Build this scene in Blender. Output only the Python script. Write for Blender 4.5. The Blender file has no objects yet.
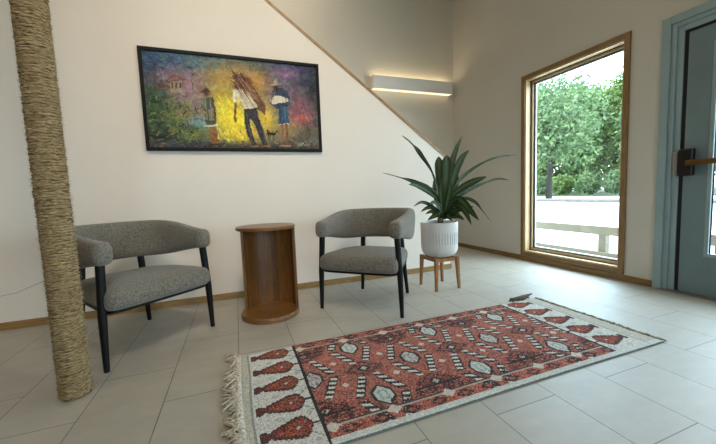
import bpy, bmesh, math, random
import numpy as np
from mathutils import Vector, Matrix
R = math.radians
random.seed(7)
rng = np.random.default_rng(11)
scene = bpy.context.scene
COL = scene.collection

# ------------------------------------------------------------------ helpers
def lin(c):
    c = c / 255.0
    return c / 12.92 if c <= 0.04045 else ((c + 0.055) / 1.055) ** 2.4
def rgb(r, g, b): return (lin(r), lin(g), lin(b), 1.0)

def tag(o, label=None, cat=None, group=None, kind=None):
    if label: o['label'] = label
    if cat: o['category'] = cat
    if group: o['group'] = group
    if kind: o['kind'] = kind
    return o

def empty(name, loc, rz=0.0):
    o = bpy.data.objects.new(name, None)
    o.location = loc; o.rotation_euler = (0, 0, rz); o.empty_display_size = 0.1
    COL.objects.link(o); return o

def obj(name, bm, mats, parent=None, smooth=False, angle=None):
    me = bpy.data.meshes.new(name)
    if isinstance(bm, bmesh.types.BMesh):
        bmesh.ops.recalc_face_normals(bm, faces=bm.faces)
        bm.to_mesh(me); bm.free()
    else:
        me.from_pydata(bm[0], [], bm[1])
    for m in (mats if isinstance(mats, (list, tuple)) else [mats]): me.materials.append(m)
    if smooth or angle is not None:
        me.polygons.foreach_set('use_smooth', [True] * len(me.polygons))
        if angle is not None:
            try: me.set_sharp_from_angle(angle=R(angle))
            except Exception: pass
    me.update()
    o = bpy.data.objects.new(name, me); COL.objects.link(o)
    if parent: o.parent = parent
    return o

def box(bm, x0, x1, y0, y1, z0, z1, bevel=0.0, mi=0):
    v = [bm.verts.new(p) for p in ((x0,y0,z0),(x1,y0,z0),(x1,y1,z0),(x0,y1,z0),(x0,y0,z1),(x1,y0,z1),(x1,y1,z1),(x0,y1,z1))]
    fs = [bm.faces.new([v[i] for i in f]) for f in ((0,3,2,1),(4,5,6,7),(0,1,5,4),(1,2,6,5),(2,3,7,6),(3,0,4,7))]
    for f in fs: f.material_index = mi
    if bevel > 0:
        es = set(e for f in fs for e in f.edges)
        bmesh.ops.bevel(bm, geom=list(es), offset=bevel, segments=2, affect='EDGES', profile=0.5)

def frustum(bm, p0, p1, s0, s1, bevel=0.0):
    """square/rect bar from p0 to p1 with half sizes s0, s1 (pairs)"""
    v = []
    for p, s in ((p0, s0), (p1, s1)):
        for a, b in ((-1,-1),(1,-1),(1,1),(-1,1)):
            v.append(bm.verts.new((p[0]+a*s[0], p[1]+b*s[1], p[2])))
    fs = [bm.faces.new([v[i] for i in f]) for f in ((0,3,2,1),(4,5,6,7),(0,1,5,4),(1,2,6,5),(2,3,7,6),(3,0,4,7))]
    if bevel > 0:
        bmesh.ops.bevel(bm, geom=list(set(e for f in fs for e in f.edges)), offset=bevel, segments=2, affect='EDGES', profile=0.5)

def tube(bm, pts, rad, n=10, cap=True):
    pts = [Vector(p) for p in pts]
    rings = []
    up = Vector((0, 0, 1))
    for i, p in enumerate(pts):
        t = (pts[min(i+1, len(pts)-1)] - pts[max(i-1, 0)]).normalized()
        a = t.cross(up)
        if a.length < 1e-4: a = t.cross(Vector((0, 1, 0)))
        a.normalize(); b = t.cross(a)
        r = rad[i] if isinstance(rad, (list, tuple)) else rad
        rings.append([bm.verts.new(p + a*math.cos(2*math.pi*k/n)*r + b*math.sin(2*math.pi*k/n)*r) for k in range(n)])
    for i in range(len(rings)-1):
        for k in range(n):
            bm.faces.new((rings[i][k], rings[i][(k+1)%n], rings[i+1][(k+1)%n], rings[i+1][k]))
    if cap:
        bm.faces.new(rings[0][::-1]); bm.faces.new(rings[-1])

def lathe(bm, prof, n=48, c=(0,0), a0=0.0, a1=2*math.pi, cap=False):
    full = abs(a1-a0-2*math.pi) < 1e-6
    m = n if full else n+1
    rings = []
    for r, z in prof:
        rings.append([bm.verts.new((c[0]+r*math.cos(a0+(a1-a0)*k/n), c[1]+r*math.sin(a0+(a1-a0)*k/n), z)) for k in range(m)])
    for i in range(len(rings)-1):
        for k in range(n):
            q = (k+1) % m if full else k+1
            bm.faces.new((rings[i][k], rings[i][q], rings[i+1][q], rings[i+1][k]))
    if cap:
        bm.faces.new(rings[0][::-1]); bm.faces.new(rings[-1])

# ------------------------------------------------------------------ materials
def newmat(name):
    m = bpy.data.materials.new(name); m.use_nodes = True
    nt = m.node_tree; nt.nodes.clear()
    out = nt.nodes.new('ShaderNodeOutputMaterial'); b = nt.nodes.new('ShaderNodeBsdfPrincipled')
    nt.links.new(b.outputs[0], out.inputs[0])
    return m, nt, b
def N(nt, t, **k):
    n = nt.nodes.new(t)
    for a, v in k.items(): setattr(n, a, v)
    return n
def L(nt, a, b): nt.links.new(a, b)

def plain(name, col, rough=0.5, var=0.0, scale=20.0, bump=0.0, bscale=200.0, metal=0.0, stretch=None, spec=0.5):
    m, nt, b = newmat(name)
    b.inputs['Base Color'].default_value = col
    b.inputs['Roughness'].default_value = rough
    b.inputs['Metallic'].default_value = metal
    b.inputs['Specular IOR Level'].default_value = spec
    tc = N(nt, 'ShaderNodeTexCoord')
    src = tc.outputs['Object']
    if stretch:
        mp = N(nt, 'ShaderNodeMapping'); mp.inputs['Scale'].default_value = stretch
        L(nt, src, mp.inputs[0]); src = mp.outputs[0]
    if var > 0:
        no = N(nt, 'ShaderNodeTexNoise'); no.inputs['Scale'].default_value = scale; no.inputs['Detail'].default_value = 5
        L(nt, src, no.inputs['Vector'])
        cr = N(nt, 'ShaderNodeValToRGB')
        cr.color_ramp.elements[0].position = 0.3; cr.color_ramp.elements[1].position = 0.7
        cr.color_ramp.elements[0].color = tuple(c*(1-var) for c in col[:3]) + (1,)
        cr.color_ramp.elements[1].color = tuple(min(1, c*(1+var)) for c in col[:3]) + (1,)
        L(nt, no.outputs['Fac'], cr.inputs[0]); L(nt, cr.outputs[0], b.inputs['Base Color'])
    if bump > 0:
        n2 = N(nt, 'ShaderNodeTexNoise'); n2.inputs['Scale'].default_value = bscale
        L(nt, src, n2.inputs['Vector'])
        bp = N(nt, 'ShaderNodeBump'); bp.inputs['Strength'].default_value = bump; bp.inputs['Distance'].default_value = 0.002
        L(nt, n2.outputs['Fac'], bp.inputs['Height']); L(nt, bp.outputs[0], b.inputs['Normal'])
    return m

def wood(name, dark, light, stretch, rough=0.45, scale=6.0, planks=None):
    m, nt, b = newmat(name)
    tc = N(nt, 'ShaderNodeTexCoord'); mp = N(nt, 'ShaderNodeMapping'); mp.inputs['Scale'].default_value = stretch
    L(nt, tc.outputs['Object'], mp.inputs[0])
    no = N(nt, 'ShaderNodeTexNoise'); no.inputs['Scale'].default_value = scale; no.inputs['Detail'].default_value = 8
    no.inputs['Roughness'].default_value = 0.65; no.inputs['Distortion'].default_value = 0.4
    L(nt, mp.outputs[0], no.inputs['Vector'])
    cr = N(nt, 'ShaderNodeValToRGB')
    cr.color_ramp.elements[0].position = 0.32; cr.color_ramp.elements[1].position = 0.68
    cr.color_ramp.elements[0].color = dark; cr.color_ramp.elements[1].color = light
    L(nt, no.outputs['Fac'], cr.inputs[0])
    last = cr.outputs[0]
    if planks:   # staves: tone steps across one axis
        sx = N(nt, 'ShaderNodeSeparateXYZ'); L(nt, tc.outputs['Object'], sx.inputs[0])
        md = N(nt, 'ShaderNodeMath', operation='MULTIPLY'); L(nt, sx.outputs[planks[0]], md.inputs[0]); md.inputs[1].default_value = planks[1]
        fl = N(nt, 'ShaderNodeMath', operation='FLOOR'); L(nt, md.outputs[0], fl.inputs[0])
        wn = N(nt, 'ShaderNodeTexWhiteNoise', noise_dimensions='1D'); L(nt, fl.outputs[0], wn.inputs['W'])
        mr = N(nt, 'ShaderNodeMapRange'); mr.inputs['To Min'].default_value = 0.72; mr.inputs['To Max'].default_value = 1.2
        L(nt, wn.outputs['Value'], mr.inputs['Value'])
        mx = N(nt, 'ShaderNodeMix', data_type='RGBA', blend_type='MULTIPLY'); mx.inputs[0].default_value = 1
        L(nt, last, mx.inputs[6]); L(nt, mr.outputs[0], mx.inputs[7]); last = mx.outputs[2]
    L(nt, last, b.inputs['Base Color'])
    b.inputs['Roughness'].default_value = rough
    bp = N(nt, 'ShaderNodeBump'); bp.inputs['Strength'].default_value = 0.15; bp.inputs['Distance'].default_value = 0.001
    L(nt, no.outputs['Fac'], bp.inputs['Height']); L(nt, bp.outputs[0], b.inputs['Normal'])
    return m

def glassmat(name):
    m = bpy.data.materials.new(name); m.use_nodes = True
    nt = m.node_tree; nt.nodes.clear()
    out = N(nt, 'ShaderNodeOutputMaterial'); tr = N(nt, 'ShaderNodeBsdfTransparent'); gl = N(nt, 'ShaderNodeBsdfGlossy')
    tr.inputs[0].default_value = (0.95, 0.97, 0.96, 1); gl.inputs['Roughness'].default_value = 0.01
    lw = N(nt, 'ShaderNodeLayerWeight'); lw.inputs['Blend'].default_value = 0.5
    pw = N(nt, 'ShaderNodeMath', operation='POWER'); L(nt, lw.outputs['Facing'], pw.inputs[0]); pw.inputs[1].default_value = 5
    fr = N(nt, 'ShaderNodeMapRange'); fr.inputs['To Min'].default_value = 0.03; fr.inputs['To Max'].default_value = 0.9; L(nt, pw.outputs[0], fr.inputs['Value'])
    mx = N(nt, 'ShaderNodeMixShader')
    L(nt, fr.outputs[0], mx.inputs[0]); L(nt, tr.outputs[0], mx.inputs[1]); L(nt, gl.outputs[0], mx.inputs[2]); L(nt, mx.outputs[0], out.inputs[0])
    return m

def emit(name, col, s):
    m = bpy.data.materials.new(name); m.use_nodes = True
    nt = m.node_tree; nt.nodes.clear()
    out = N(nt, 'ShaderNodeOutputMaterial'); e = N(nt, 'ShaderNodeEmission')
    e.inputs[0].default_value = col; e.inputs[1].default_value = s
    L(nt, e.outputs[0], out.inputs[0]); return m

def attrmat(name, rough, bump=0.3, bscale=300, spec=0.4, sheen=0.0):
    m, nt, b = newmat(name)
    at = N(nt, 'ShaderNodeAttribute'); at.attribute_name = 'Col'
    L(nt, at.outputs['Color'], b.inputs['Base Color'])
    b.inputs['Roughness'].default_value = rough; b.inputs['Specular IOR Level'].default_value = spec
    tc = N(nt, 'ShaderNodeTexCoord'); no = N(nt, 'ShaderNodeTexNoise'); no.inputs['Scale'].default_value = bscale
    L(nt, tc.outputs['Object'], no.inputs['Vector'])
    bp = N(nt, 'ShaderNodeBump'); bp.inputs['Strength'].default_value = bump; bp.inputs['Distance'].default_value = 0.003
    L(nt, no.outputs['Fac'], bp.inputs['Height']); L(nt, bp.outputs[0], b.inputs['Normal'])
    return m

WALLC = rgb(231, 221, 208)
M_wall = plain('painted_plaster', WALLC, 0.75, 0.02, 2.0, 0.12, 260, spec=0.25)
M_far_wall = plain('bounce_cutting_plaster', rgb(128, 118, 102), 0.8, 0.02, 2.0)  # for unseen walls, darkened to cut bounced light
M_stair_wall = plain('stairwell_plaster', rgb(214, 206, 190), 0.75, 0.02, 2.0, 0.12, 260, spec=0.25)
M_ceil = plain('darkened_ceiling_paint', rgb(150, 138, 118), 0.85, 0.02, 2.0)  # unseen ceiling, toned down so less light bounces back
M_oak_x = wood('oak_trim_along_x', rgb(124, 94, 50), rgb(168, 132, 80), (1, 18, 18), 0.4)
M_oak_y = wood('oak_trim_along_y', rgb(104, 76, 38), rgb(148, 114, 64), (18, 1, 18), 0.4)
M_oak_z = wood('oak_trim_along_z', rgb(108, 80, 40), rgb(156, 120, 70), (18, 18, 1), 0.4)
M_jamb = wood('pale_oak_jamb', rgb(176, 146, 102), rgb(206, 178, 134), (18, 18, 1), 0.4)
M_gasket = plain('dark_gasket', rgb(40, 36, 32), 0.6)
M_spacer = plain('grey_aluminium_spacer', rgb(160, 160, 155), 0.4, metal=0.3)
M_glass = glassmat('window_glass')
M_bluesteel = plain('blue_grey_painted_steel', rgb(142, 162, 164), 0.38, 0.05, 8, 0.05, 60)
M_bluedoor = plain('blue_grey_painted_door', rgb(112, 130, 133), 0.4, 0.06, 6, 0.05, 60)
M_black_gap = plain('black_rubber_seal', rgb(14, 14, 15), 0.8)
M_blackmetal = plain('black_anodised_metal', rgb(30, 26, 24), 0.35, metal=0.4)
M_bronze = plain('bronze_push_bar', rgb(104, 78, 38), 0.45, metal=0.8)
M_steel = plain('brushed_steel', rgb(150, 150, 148), 0.35, metal=0.9)
M_blacklacq = plain('black_lacquered_wood', rgb(12, 11, 11), 0.5, 0.2, 30, spec=0.25)
M_white_metal = plain('white_powder_coat', rgb(238, 234, 228), 0.45)
M_pot = plain('white_matte_ceramic', rgb(208, 206, 200), 0.55, 0.02, 12)
M_groove = plain('grey_incised_line', rgb(150, 150, 148), 0.7)
M_soil = plain('potting_soil', rgb(52, 38, 28), 0.95, 0.4, 60, 0.8, 80)
M_standwood = wood('acorn_wood', rgb(122, 78, 32), rgb(168, 114, 56), (14, 14, 1.5), 0.4)
M_table_body = wood('amber_wood_staves', rgb(98, 62, 26), rgb(142, 94, 46), (10, 10, 1.2), 0.4, 6, (0, 22.0))
M_table_top = wood('amber_wood_top', rgb(112, 74, 34), rgb(158, 112, 60), (1.2, 12, 12), 0.35, 6, (1, 14.0))
M_frame = plain('black_picture_frame', rgb(13, 11, 11), 0.6, 0.2, 40, spec=0.25)
M_tag = plain('pale_fabric_tag', rgb(200, 186, 176), 0.9)
M_rail = wood('weathered_pale_timber', rgb(88, 80, 64), rgb(110, 100, 82), (8, 1.0, 8), 0.8)
M_bark = plain('tree_bark', rgb(34, 29, 24), 0.9, 0.3, 6, 0.6, 12)
M_stairs = plain('stair_carpet_grey', rgb(120, 116, 110), 0.9, 0.1, 60)
M_outwall = plain('exterior_siding', rgb(150, 140, 128), 0.8)

def fabric(name, c0, c1):
    m, nt, b = newmat(name)
    tc = N(nt, 'ShaderNodeTexCoord')
    no = N(nt, 'ShaderNodeTexNoise'); no.inputs['Scale'].default_value = 420; no.inputs['Detail'].default_value = 2
    L(nt, tc.outputs['Object'], no.inputs['Vector'])
    n3 = N(nt, 'ShaderNodeTexNoise'); n3.inputs['Scale'].default_value = 130; n3.inputs['Detail'].default_value = 3
    L(nt, tc.outputs['Object'], n3.inputs['Vector'])
    ad = N(nt, 'ShaderNodeMath', operation='ADD'); L(nt, no.outputs['Fac'], ad.inputs[0]); L(nt, n3.outputs['Fac'], ad.inputs[1])
    hf = N(nt, 'ShaderNodeMath', operation='MULTIPLY'); L(nt, ad.outputs[0], hf.inputs[0]); hf.inputs[1].default_value = 0.5
    cr = N(nt, 'ShaderNodeValToRGB')
    cr.color_ramp.elements[0].position = 0.36; cr.color_ramp.elements[1].position = 0.64
    cr.color_ramp.elements[0].color = c0; cr.color_ramp.elements[1].color = c1
    L(nt, hf.outputs[0], cr.inputs[0]); L(nt, cr.outputs[0], b.inputs['Base Color'])
    b.inputs['Roughness'].default_value = 0.95; b.inputs['Specular IOR Level'].default_value = 0.1
    b.inputs['Sheen Weight'].default_value = 0.25
    bp = N(nt, 'ShaderNodeBump'); bp.inputs['Strength'].default_value = 0.6; bp.inputs['Distance'].default_value = 0.003
    L(nt, hf.outputs[0], bp.inputs['Height']); L(nt, bp.outputs[0], b.inputs['Normal'])
    return m
M_tweed = fabric('grey_tweed', rgb(72, 68, 60), rgb(142, 136, 123))

# floor tiles (0.32 x 0.655 m, half bond, long side along y)
def floormat():
    m, nt, b = newmat('stone_look_floor_tile')
    tc = N(nt, 'ShaderNodeTexCoord'); sx = N(nt, 'ShaderNodeSeparateXYZ'); L(nt, tc.outputs['Object'], sx.inputs[0])
    a1 = N(nt, 'ShaderNodeMath', operation='ADD'); L(nt, sx.outputs['Y'], a1.inputs[0]); a1.inputs[1].default_value = -0.966 + 0.3275
    a2 = N(nt, 'ShaderNodeMath', operation='ADD'); L(nt, sx.outputs['X'], a2.inputs[0]); a2.inputs[1].default_value = 0.365
    cb = N(nt, 'ShaderNodeCombineXYZ'); L(nt, a1.outputs[0], cb.inputs[0]); L(nt, a2.outputs[0], cb.inputs[1])
    br = N(nt, 'ShaderNodeTexBrick'); L(nt, cb.outputs[0], br.inputs['Vector'])
    br.offset = 0.5; br.offset_frequency = 2; br.squash = 1.0
    br.inputs['Scale'].default_value = 1.0; br.inputs['Brick Width'].default_value = 0.655; br.inputs['Row Height'].default_value = 0.3207
    br.inputs['Mortar Size'].default_value = 0.0021; br.inputs['Mortar Smooth'].default_value = 0.15; br.inputs['Bias'].default_value = 0.0
    br.inputs['Color1'].default_value = rgb(174, 167, 152); br.inputs['Color2'].default_value = rgb(180, 173, 159)
    br.inputs['Mortar'].default_value = rgb(100, 94, 84)
    no = N(nt, 'ShaderNodeTexNoise'); no.inputs['Scale'].default_value = 5; no.inputs['Detail'].default_value = 9; no.inputs['Roughness'].default_value = 0.7
    mp = N(nt, 'ShaderNodeMapping'); mp.inputs['Scale'].default_value = (1, 2.2, 1); L(nt, tc.outputs['Object'], mp.inputs[0]); L(nt, mp.outputs[0], no.inputs['Vector'])
    mr = N(nt, 'ShaderNodeMapRange'); mr.inputs['From Min'].default_value = 0.3; mr.inputs['From Max'].default_value = 0.7
    mr.inputs['To Min'].default_value = 0.9; mr.inputs['To Max'].default_value = 1.08
    L(nt, no.outputs['Fac'], mr.inputs['Value'])
    mx = N(nt, 'ShaderNodeMix', data_type='RGBA', blend_type='MULTIPLY'); mx.inputs[0].default_value = 1
    L(nt, br.outputs['Color'], mx.inputs[6]); L(nt, mr.outputs[0], mx.inputs[7]); L(nt, mx.outputs[2], b.inputs['Base Color'])
    b.inputs['Roughness'].default_value = 0.52; b.inputs['IOR'].default_value = 1.95; b.inputs['Specular IOR Level'].default_value = 0.5
    inv = N(nt, 'ShaderNodeMath', operation='SUBTRACT'); inv.inputs[0].default_value = 1; L(nt, br.outputs['Fac'], inv.inputs[1])
    bp = N(nt, 'ShaderNodeBump'); bp.inputs['Strength'].default_value = 0.5; bp.inputs['Distance'].default_value = 0.002
    L(nt, inv.outputs[0], bp.inputs['Height']); L(nt, bp.outputs[0], b.inputs['Normal'])
    return m
M_floor = floormat()

# ------------------------------------------------------------------ camera
F = 325.007; YAW, PITCH, ROLL = 0.355372762, 0.0858711507, 0.0387542713
def cam_axes():
    ca, sa, cb, sb = math.cos(YAW), math.sin(YAW), math.cos(PITCH), math.sin(PITCH)
    f = Vector((sa*cb, ca*cb, -sb)); r = Vector((ca, -sa, 0)); d = f.cross(r)
    cc, sc = math.cos(ROLL), math.sin(ROLL)
    return (cc*r + sc*d), (-sc*r + cc*d), f
CR, CD, CF = cam_axes(); CP = Vector((0, 0, 0.9))
cam = bpy.data.cameras.new('camera'); cam.sensor_width = 36; cam.sensor_fit = 'HORIZONTAL'; cam.lens = F/716*36; cam.clip_start = 0.05; cam.clip_end = 400
co = bpy.data.objects.new('camera', cam); COL.objects.link(co); scene.camera = co
mt = Matrix((( CR.x, -CD.x, -CF.x, CP.x), (CR.y, -CD.y, -CF.y, CP.y), (CR.z, -CD.z, -CF.z, CP.z), (0, 0, 0, 1)))
co.matrix_world = mt

# ------------------------------------------------------------------ room shell
XL, XR, YB, YA, YS, ZC = -3.6, 3.321, -3.4, 3.105, 4.40, 4.3
TW = 0.15
bm = bmesh.new(); box(bm, XL, XR, YB, YS, -0.1, 0)
tag(obj('floor', bm, M_floor), kind='structure')
bm = bmesh.new(); box(bm, XL-TW, XR+TW, YB-TW, YS+TW, ZC, ZC+0.2)
tag(obj('ceiling', bm, M_ceil), kind='structure')

def wall_x(name, x0, x1, ya, yb, holes, m):
    """wall of thickness x0..x1 running in y with rectangular holes (y0,y1,z0,z1)"""
    ys = sorted(set([ya, yb] + [h[0] for h in holes] + [h[1] for h in holes]))
    zs = sorted(set([-0.1, ZC] + [h[2] for h in holes] + [h[3] for h in holes]))
    bm = bmesh.new()
    inside = lambda y, z: any(h[0] < y < h[1] and h[2] < z < h[3] for h in holes)
    cell = lambda i, j: 0 <= i < len(ys)-1 and 0 <= j < len(zs)-1 and not inside((ys[i]+ys[i+1])/2, (zs[j]+zs[j+1])/2)
    V = {}
    def v(x, y, z):
        k = (x, y, z)
        if k not in V: V[k] = bm.verts.new(k)
        return V[k]
    for i in range(len(ys)-1):
        for j in range(len(zs)-1):
            if not cell(i, j): continue
            y0, y1, z0, z1 = ys[i], ys[i+1], zs[j], zs[j+1]
            bm.faces.new((v(x0,y0,z0), v(x0,y0,z1), v(x0,y1,z1), v(x0,y1,z0)))
            bm.faces.new((v(x1,y0,z0), v(x1,y1,z0), v(x1,y1,z1), v(x1,y0,z1)))
            if not cell(i-1, j): bm.faces.new((v(x0,y0,z0), v(x1,y0,z0), v(x1,y0,z1), v(x0,y0,z1)))
            if not cell(i+1, j): bm.faces.new((v(x0,y1,z0), v(x0,y1,z1), v(x1,y1,z1), v(x1,y1,z0)))
            if not cell(i, j-1): bm.faces.new((v(x0,y0,z0), v(x0,y1,z0), v(x1,y1,z0), v(x1,y0,z0)))
            if not cell(i, j+1): bm.faces.new((v(x0,y0,z1), v(x1,y0,z1), v(x1,y1,z1), v(x0,y1,z1)))
    return tag(obj(name, bm, m), kind='structure')

WIN = (1.965, 3.03, 0.112, 2.175)
DOOR = (0.56, 1.665, 0.0, 2.14)
ADDED_WIN2 = (-2.0, -0.8, 0.112, 2.175)  # out of view, added so more daylight enters
ADDED_WIN3 = (-3.2, -2.3, 0.112, 2.175)  # another unseen window, added as a daylight source
wall_x('wall_right', XR, XR+TW, YB-TW, YS+TW, [WIN, DOOR, ADDED_WIN2, ADDED_WIN3], plain('shade_darkened_plaster', rgb(204, 198, 186), 0.75, 0.02, 2.0, 0.12, 260, spec=0.25))  # paint darkened to stand in for the shade on this wall
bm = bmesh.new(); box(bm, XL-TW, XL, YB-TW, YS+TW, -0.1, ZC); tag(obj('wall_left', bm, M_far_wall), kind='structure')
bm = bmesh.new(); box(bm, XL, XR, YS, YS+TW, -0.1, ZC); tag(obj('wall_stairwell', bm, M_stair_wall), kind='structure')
# rear wall (behind the camera) with an added wide window for daylight
REAR = (-1.2, 0.8, 0.9, 2.2)
bm = bmesh.new()
for b_ in ((XL, REAR[0], -0.1, ZC), (REAR[1], XR, -0.1, ZC), (REAR[0], REAR[1], -0.1, REAR[2]), (REAR[0], REAR[1], REAR[3], ZC)):
    box(bm, b_[0], b_[1], YB-TW, YB, b_[2], b_[3])
tag(obj('wall_rear', bm, M_far_wall), kind='structure')
# half wall following the stair
XE = 2.27; SL = 0.733
ztop = lambda x: 1.286 + (2.194 - x)*SL
xc = 2.194 - (ZC - 1.286)/SL
bm = bmesh.new()
pr = [(XL, 0), (XE, 0), (XE, ztop(XE)), (xc, ZC), (XL, ZC)]
f0 = [bm.verts.new((x, YA, z)) for x, z in pr]; f1 = [bm.verts.new((x, YA+0.12, z)) for x, z in pr]
bm.faces.new(f0); bm.faces.new(f1[::-1])
for i in range(5): bm.faces.new((f0[i], f1[i], f1[(i+1)%5], f0[(i+1)%5]))
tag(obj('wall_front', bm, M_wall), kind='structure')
# sloped oak cap
bm = bmesh.new()
nx, nz = SL/math.hypot(1, SL), 1/math.hypot(1, SL); T = 0.028
pr = [(XE+0.004, ztop(XE+0.004)), (xc, ZC), (xc+nx*T*1.7, ZC), (XE+0.004+nx*T, ztop(XE+0.004)+nz*T)]
f0 = [bm.verts.new((x, YA-0.006, z)) for x, z in pr]; f1 = [bm.verts.new((x, YA+0.126, z)) for x, z in pr]
bm.faces.new(f0); bm.faces.new(f1[::-1])
for i in range(4): bm.faces.new((f0[i], f1[i], f1[(i+1)%4], f0[(i+1)%4]))
tag(obj('trim_1', bm, wood('oak_cap', rgb(138, 104, 68), rgb(176, 140, 98), (3, 18, 3), 0.45)), kind='structure')
# baseboards
HB = 0.058
bm = bmesh.new(); box(bm, XL, XE+0.012, YA-0.012, YA, 0, HB, 0.002)
box(bm, XE, XE+0.012, YA, YA+0.132, 0, HB, 0.002)
tag(obj('baseboard_front', bm, M_oak_x), kind='structure')
bm = bmesh.new()
for a, b_ in ((1.692, YS), (-3.4, 0.53)): box(bm, XR-0.012, XR, a, b_, 0, HB, 0.002)
tag(obj('baseboard_right', bm, M_oak_y), kind='structure')
bm = bmesh.new(); box(bm, XL, XR-0.012, YS-0.012, YS, 0, HB, 0.002); tag(obj('baseboard_stairwell', bm, M_oak_x), kind='structure')
bm = bmesh.new(); box(bm, XL, XL+0.012, YB, YA-0.012, 0, HB, 0.002); tag(obj('baseboard_left', bm, M_oak_y), kind='structure')
# stairs behind the half wall
bm = bmesh.new()
for k in range(18):
    x1 = 1.75 - k*0.24; z1 = (k+1)*0.176
    if x1-0.24 < XL: break
    box(bm, x1-0.24, x1, YA+0.12, YS-0.012, 0 if k < 2 else z1-0.36, z1, 0.004)
tag(obj('staircase', bm, M_stairs), kind='structure')

# ------------------------------------------------------------------ windows
def window(name, y0, y1, z0, z1):
    """oak-cased fixed window in the right wall; casing, lining, sash, gaskets, pane"""
    root = empty(name, (XR, (y0+y1)/2, z0)); tag(root, kind='structure')
    def part(n, bm, m):
        o = obj(n, bm, m, root); o.matrix_parent_inverse = Matrix.Translation((-XR, -(y0+y1)/2, -z0)); return o
    cw = 0.048
    bm = bmesh.new()
    for a in ((y0-cw, y0, z0-cw, z1+cw), (y1, y1+cw, z0-cw, z1+cw)): box(bm, XR-0.016, XR, a[0], a[1], a[2], a[3], 0.002)
    part('casing', bm, M_oak_z)
    bm = bmesh.new()
    for a in ((y0, y1, z0-cw, z0), (y0, y1, z1, z1+cw)): box(bm, XR-0.016, XR, a[0], a[1], a[2], a[3], 0.002)
    part('casing', bm, M_oak_y)
    def ring(xa, xb, w0, w1):
        bm = bmesh.new()
        box(bm, xa, xb, y0+w0, y0+w1, z0+w0, z1-w0); box(bm, xa, xb, y1-w1, y1-w0, z0+w0, z1-w0)
        box(bm, xa, xb, y0+w1, y1-w1, z0+w0, z0+w1); box(bm, xa, xb, y0+w1, y1-w1, z1-w1, z1-w0)
        return bm
    part('lining', ring(XR-0.002, XR+0.075, 0.0, 0.012), M_jamb)
    part('inner_gasket', ring(XR+0.068, XR+0.080, 0.012, 0.018), M_gasket)
    part('sash', ring(XR+0.078, XR+0.125, 0.0, 0.038), M_jamb)
    part('outer_gasket', ring(XR+0.092, XR+0.112, 0.038, 0.044), M_gasket)
    part('spacer', ring(XR+0.106, XR+0.124, 0.038, 0.056), M_spacer)
    bm = bmesh.new(); box(bm, XR+0.112, XR+0.118, y0+0.045, y1-0.045, z0+0.045, z1-0.045)
    part('glass_pane', bm, M_glass)
window('window_1', *WIN); window('added_window_2', *ADDED_WIN2); window('added_window_3', *ADDED_WIN3)
# rear window, unseen, put in to bring more daylight
root = empty('added_window_4', ((REAR[0]+REAR[1])/2, YB, REAR[2])); tag(root, kind='structure')
inv = Matrix.Translation((-(REAR[0]+REAR[1])/2, -YB, -REAR[2]))
bm = bmesh.new()
for a in ((REAR[0], REAR[0]+.05, REAR[2], REAR[3]), (REAR[1]-.05, REAR[1], REAR[2], REAR[3]), (REAR[0], REAR[1], REAR[2], REAR[2]+.05), (REAR[0], REAR[1], REAR[3]-.05, REAR[3]), (-0.23, -0.17, REAR[2], REAR[3])):
    box(bm, a[0], a[1], YB-0.12, YB+0.012, a[2], a[3])
obj('window_frame', bm, M_oak_z, root).matrix_parent_inverse = inv
bm = bmesh.new(); box(bm, REAR[0]+.03, REAR[1]-.03, YB-0.083, YB-0.077, REAR[2]+.03, REAR[3]-.03)
obj('glass_pane', bm, M_glass, root).matrix_parent_inverse = inv

# ------------------------------------------------------------------ door
D0, D1 = 0.62, 1.552       # leaf y range
ZD = 2.055
root = empty('door_1', (XR, (D0+D1)/2, 0)); tag(root, kind='structure')
inv = Matrix.Translation((-XR, -(D0+D1)/2, 0))
def dpart(n, bm, m, par=None, **k):
    o = obj(n, bm, m, root if par is None else par, **k)
    if par is None: o.matrix_parent_inverse = inv
    return o
# stepped frame: three nested rectangular steps
bm = bmesh.new()
def dring(xa, xb, w0, w1, top):
    # w measured outward from leaf edge
    box(bm, xa, xb, D1+w0, D1+w1, 0, top+w1, 0.003); box(bm, xa, xb, D0-w1, D0-w0, 0, top+w1, 0.003)
    box(bm, xa, xb, D0-w0, D1+w0, top+w0, top+w1, 0.003)
dring(XR-0.022, XR+TW, 0.078, 0.138, ZD)
dring(XR-0.004, XR+TW, 0.046, 0.080, ZD)
dring(XR+0.012, XR+TW, 0.006, 0.048, ZD)
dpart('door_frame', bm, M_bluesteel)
bm = bmesh.new(); dring(XR+0.020, XR+0.075, -0.020, 0.008, ZD)
dpart('door_seal', bm, M_black_gap)
# leaf with glazed lite
G0, G1, GZ0, GZ1 = 0.80, 1.362, 0.34, 1.89
xa, xb = XR+0.012, XR+0.057
bm = bmesh.new()
box(bm, xa, xb, G1, D1-0.022, 0.012, ZD-0.020, 0.002); box(bm, xa, xb, D0+0.022, G0, 0.012, ZD-0.020, 0.002)
box(bm, xa, xb, G0, G1, 0.012, GZ0, 0.0); box(bm, xa, xb, G0, G1, GZ1, ZD-0.020, 0.0)
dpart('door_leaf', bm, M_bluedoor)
bm = bmesh.new()
for a in ((G1-0.004, G1+0.022, GZ0-0.022, GZ1+0.022), (G0-0.022, G0+0.004, GZ0-0.022, GZ1+0.022), (G0, G1, GZ0-0.022, GZ0+0.004), (G0, G1, GZ1-0.004, GZ1+0.022)):
    box(bm, xa-0.008, xa+0.012, a[0], a[1], a[2], a[3], 0.002)
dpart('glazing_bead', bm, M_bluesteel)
bm = bmesh.new(); box(bm, xa+0.018, xa+0.024, G0-0.002, G1+0.002, GZ0-0.002, GZ1+0.002); dpart('glass_pane', bm, M_glass)
bm = bmesh.new()
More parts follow.
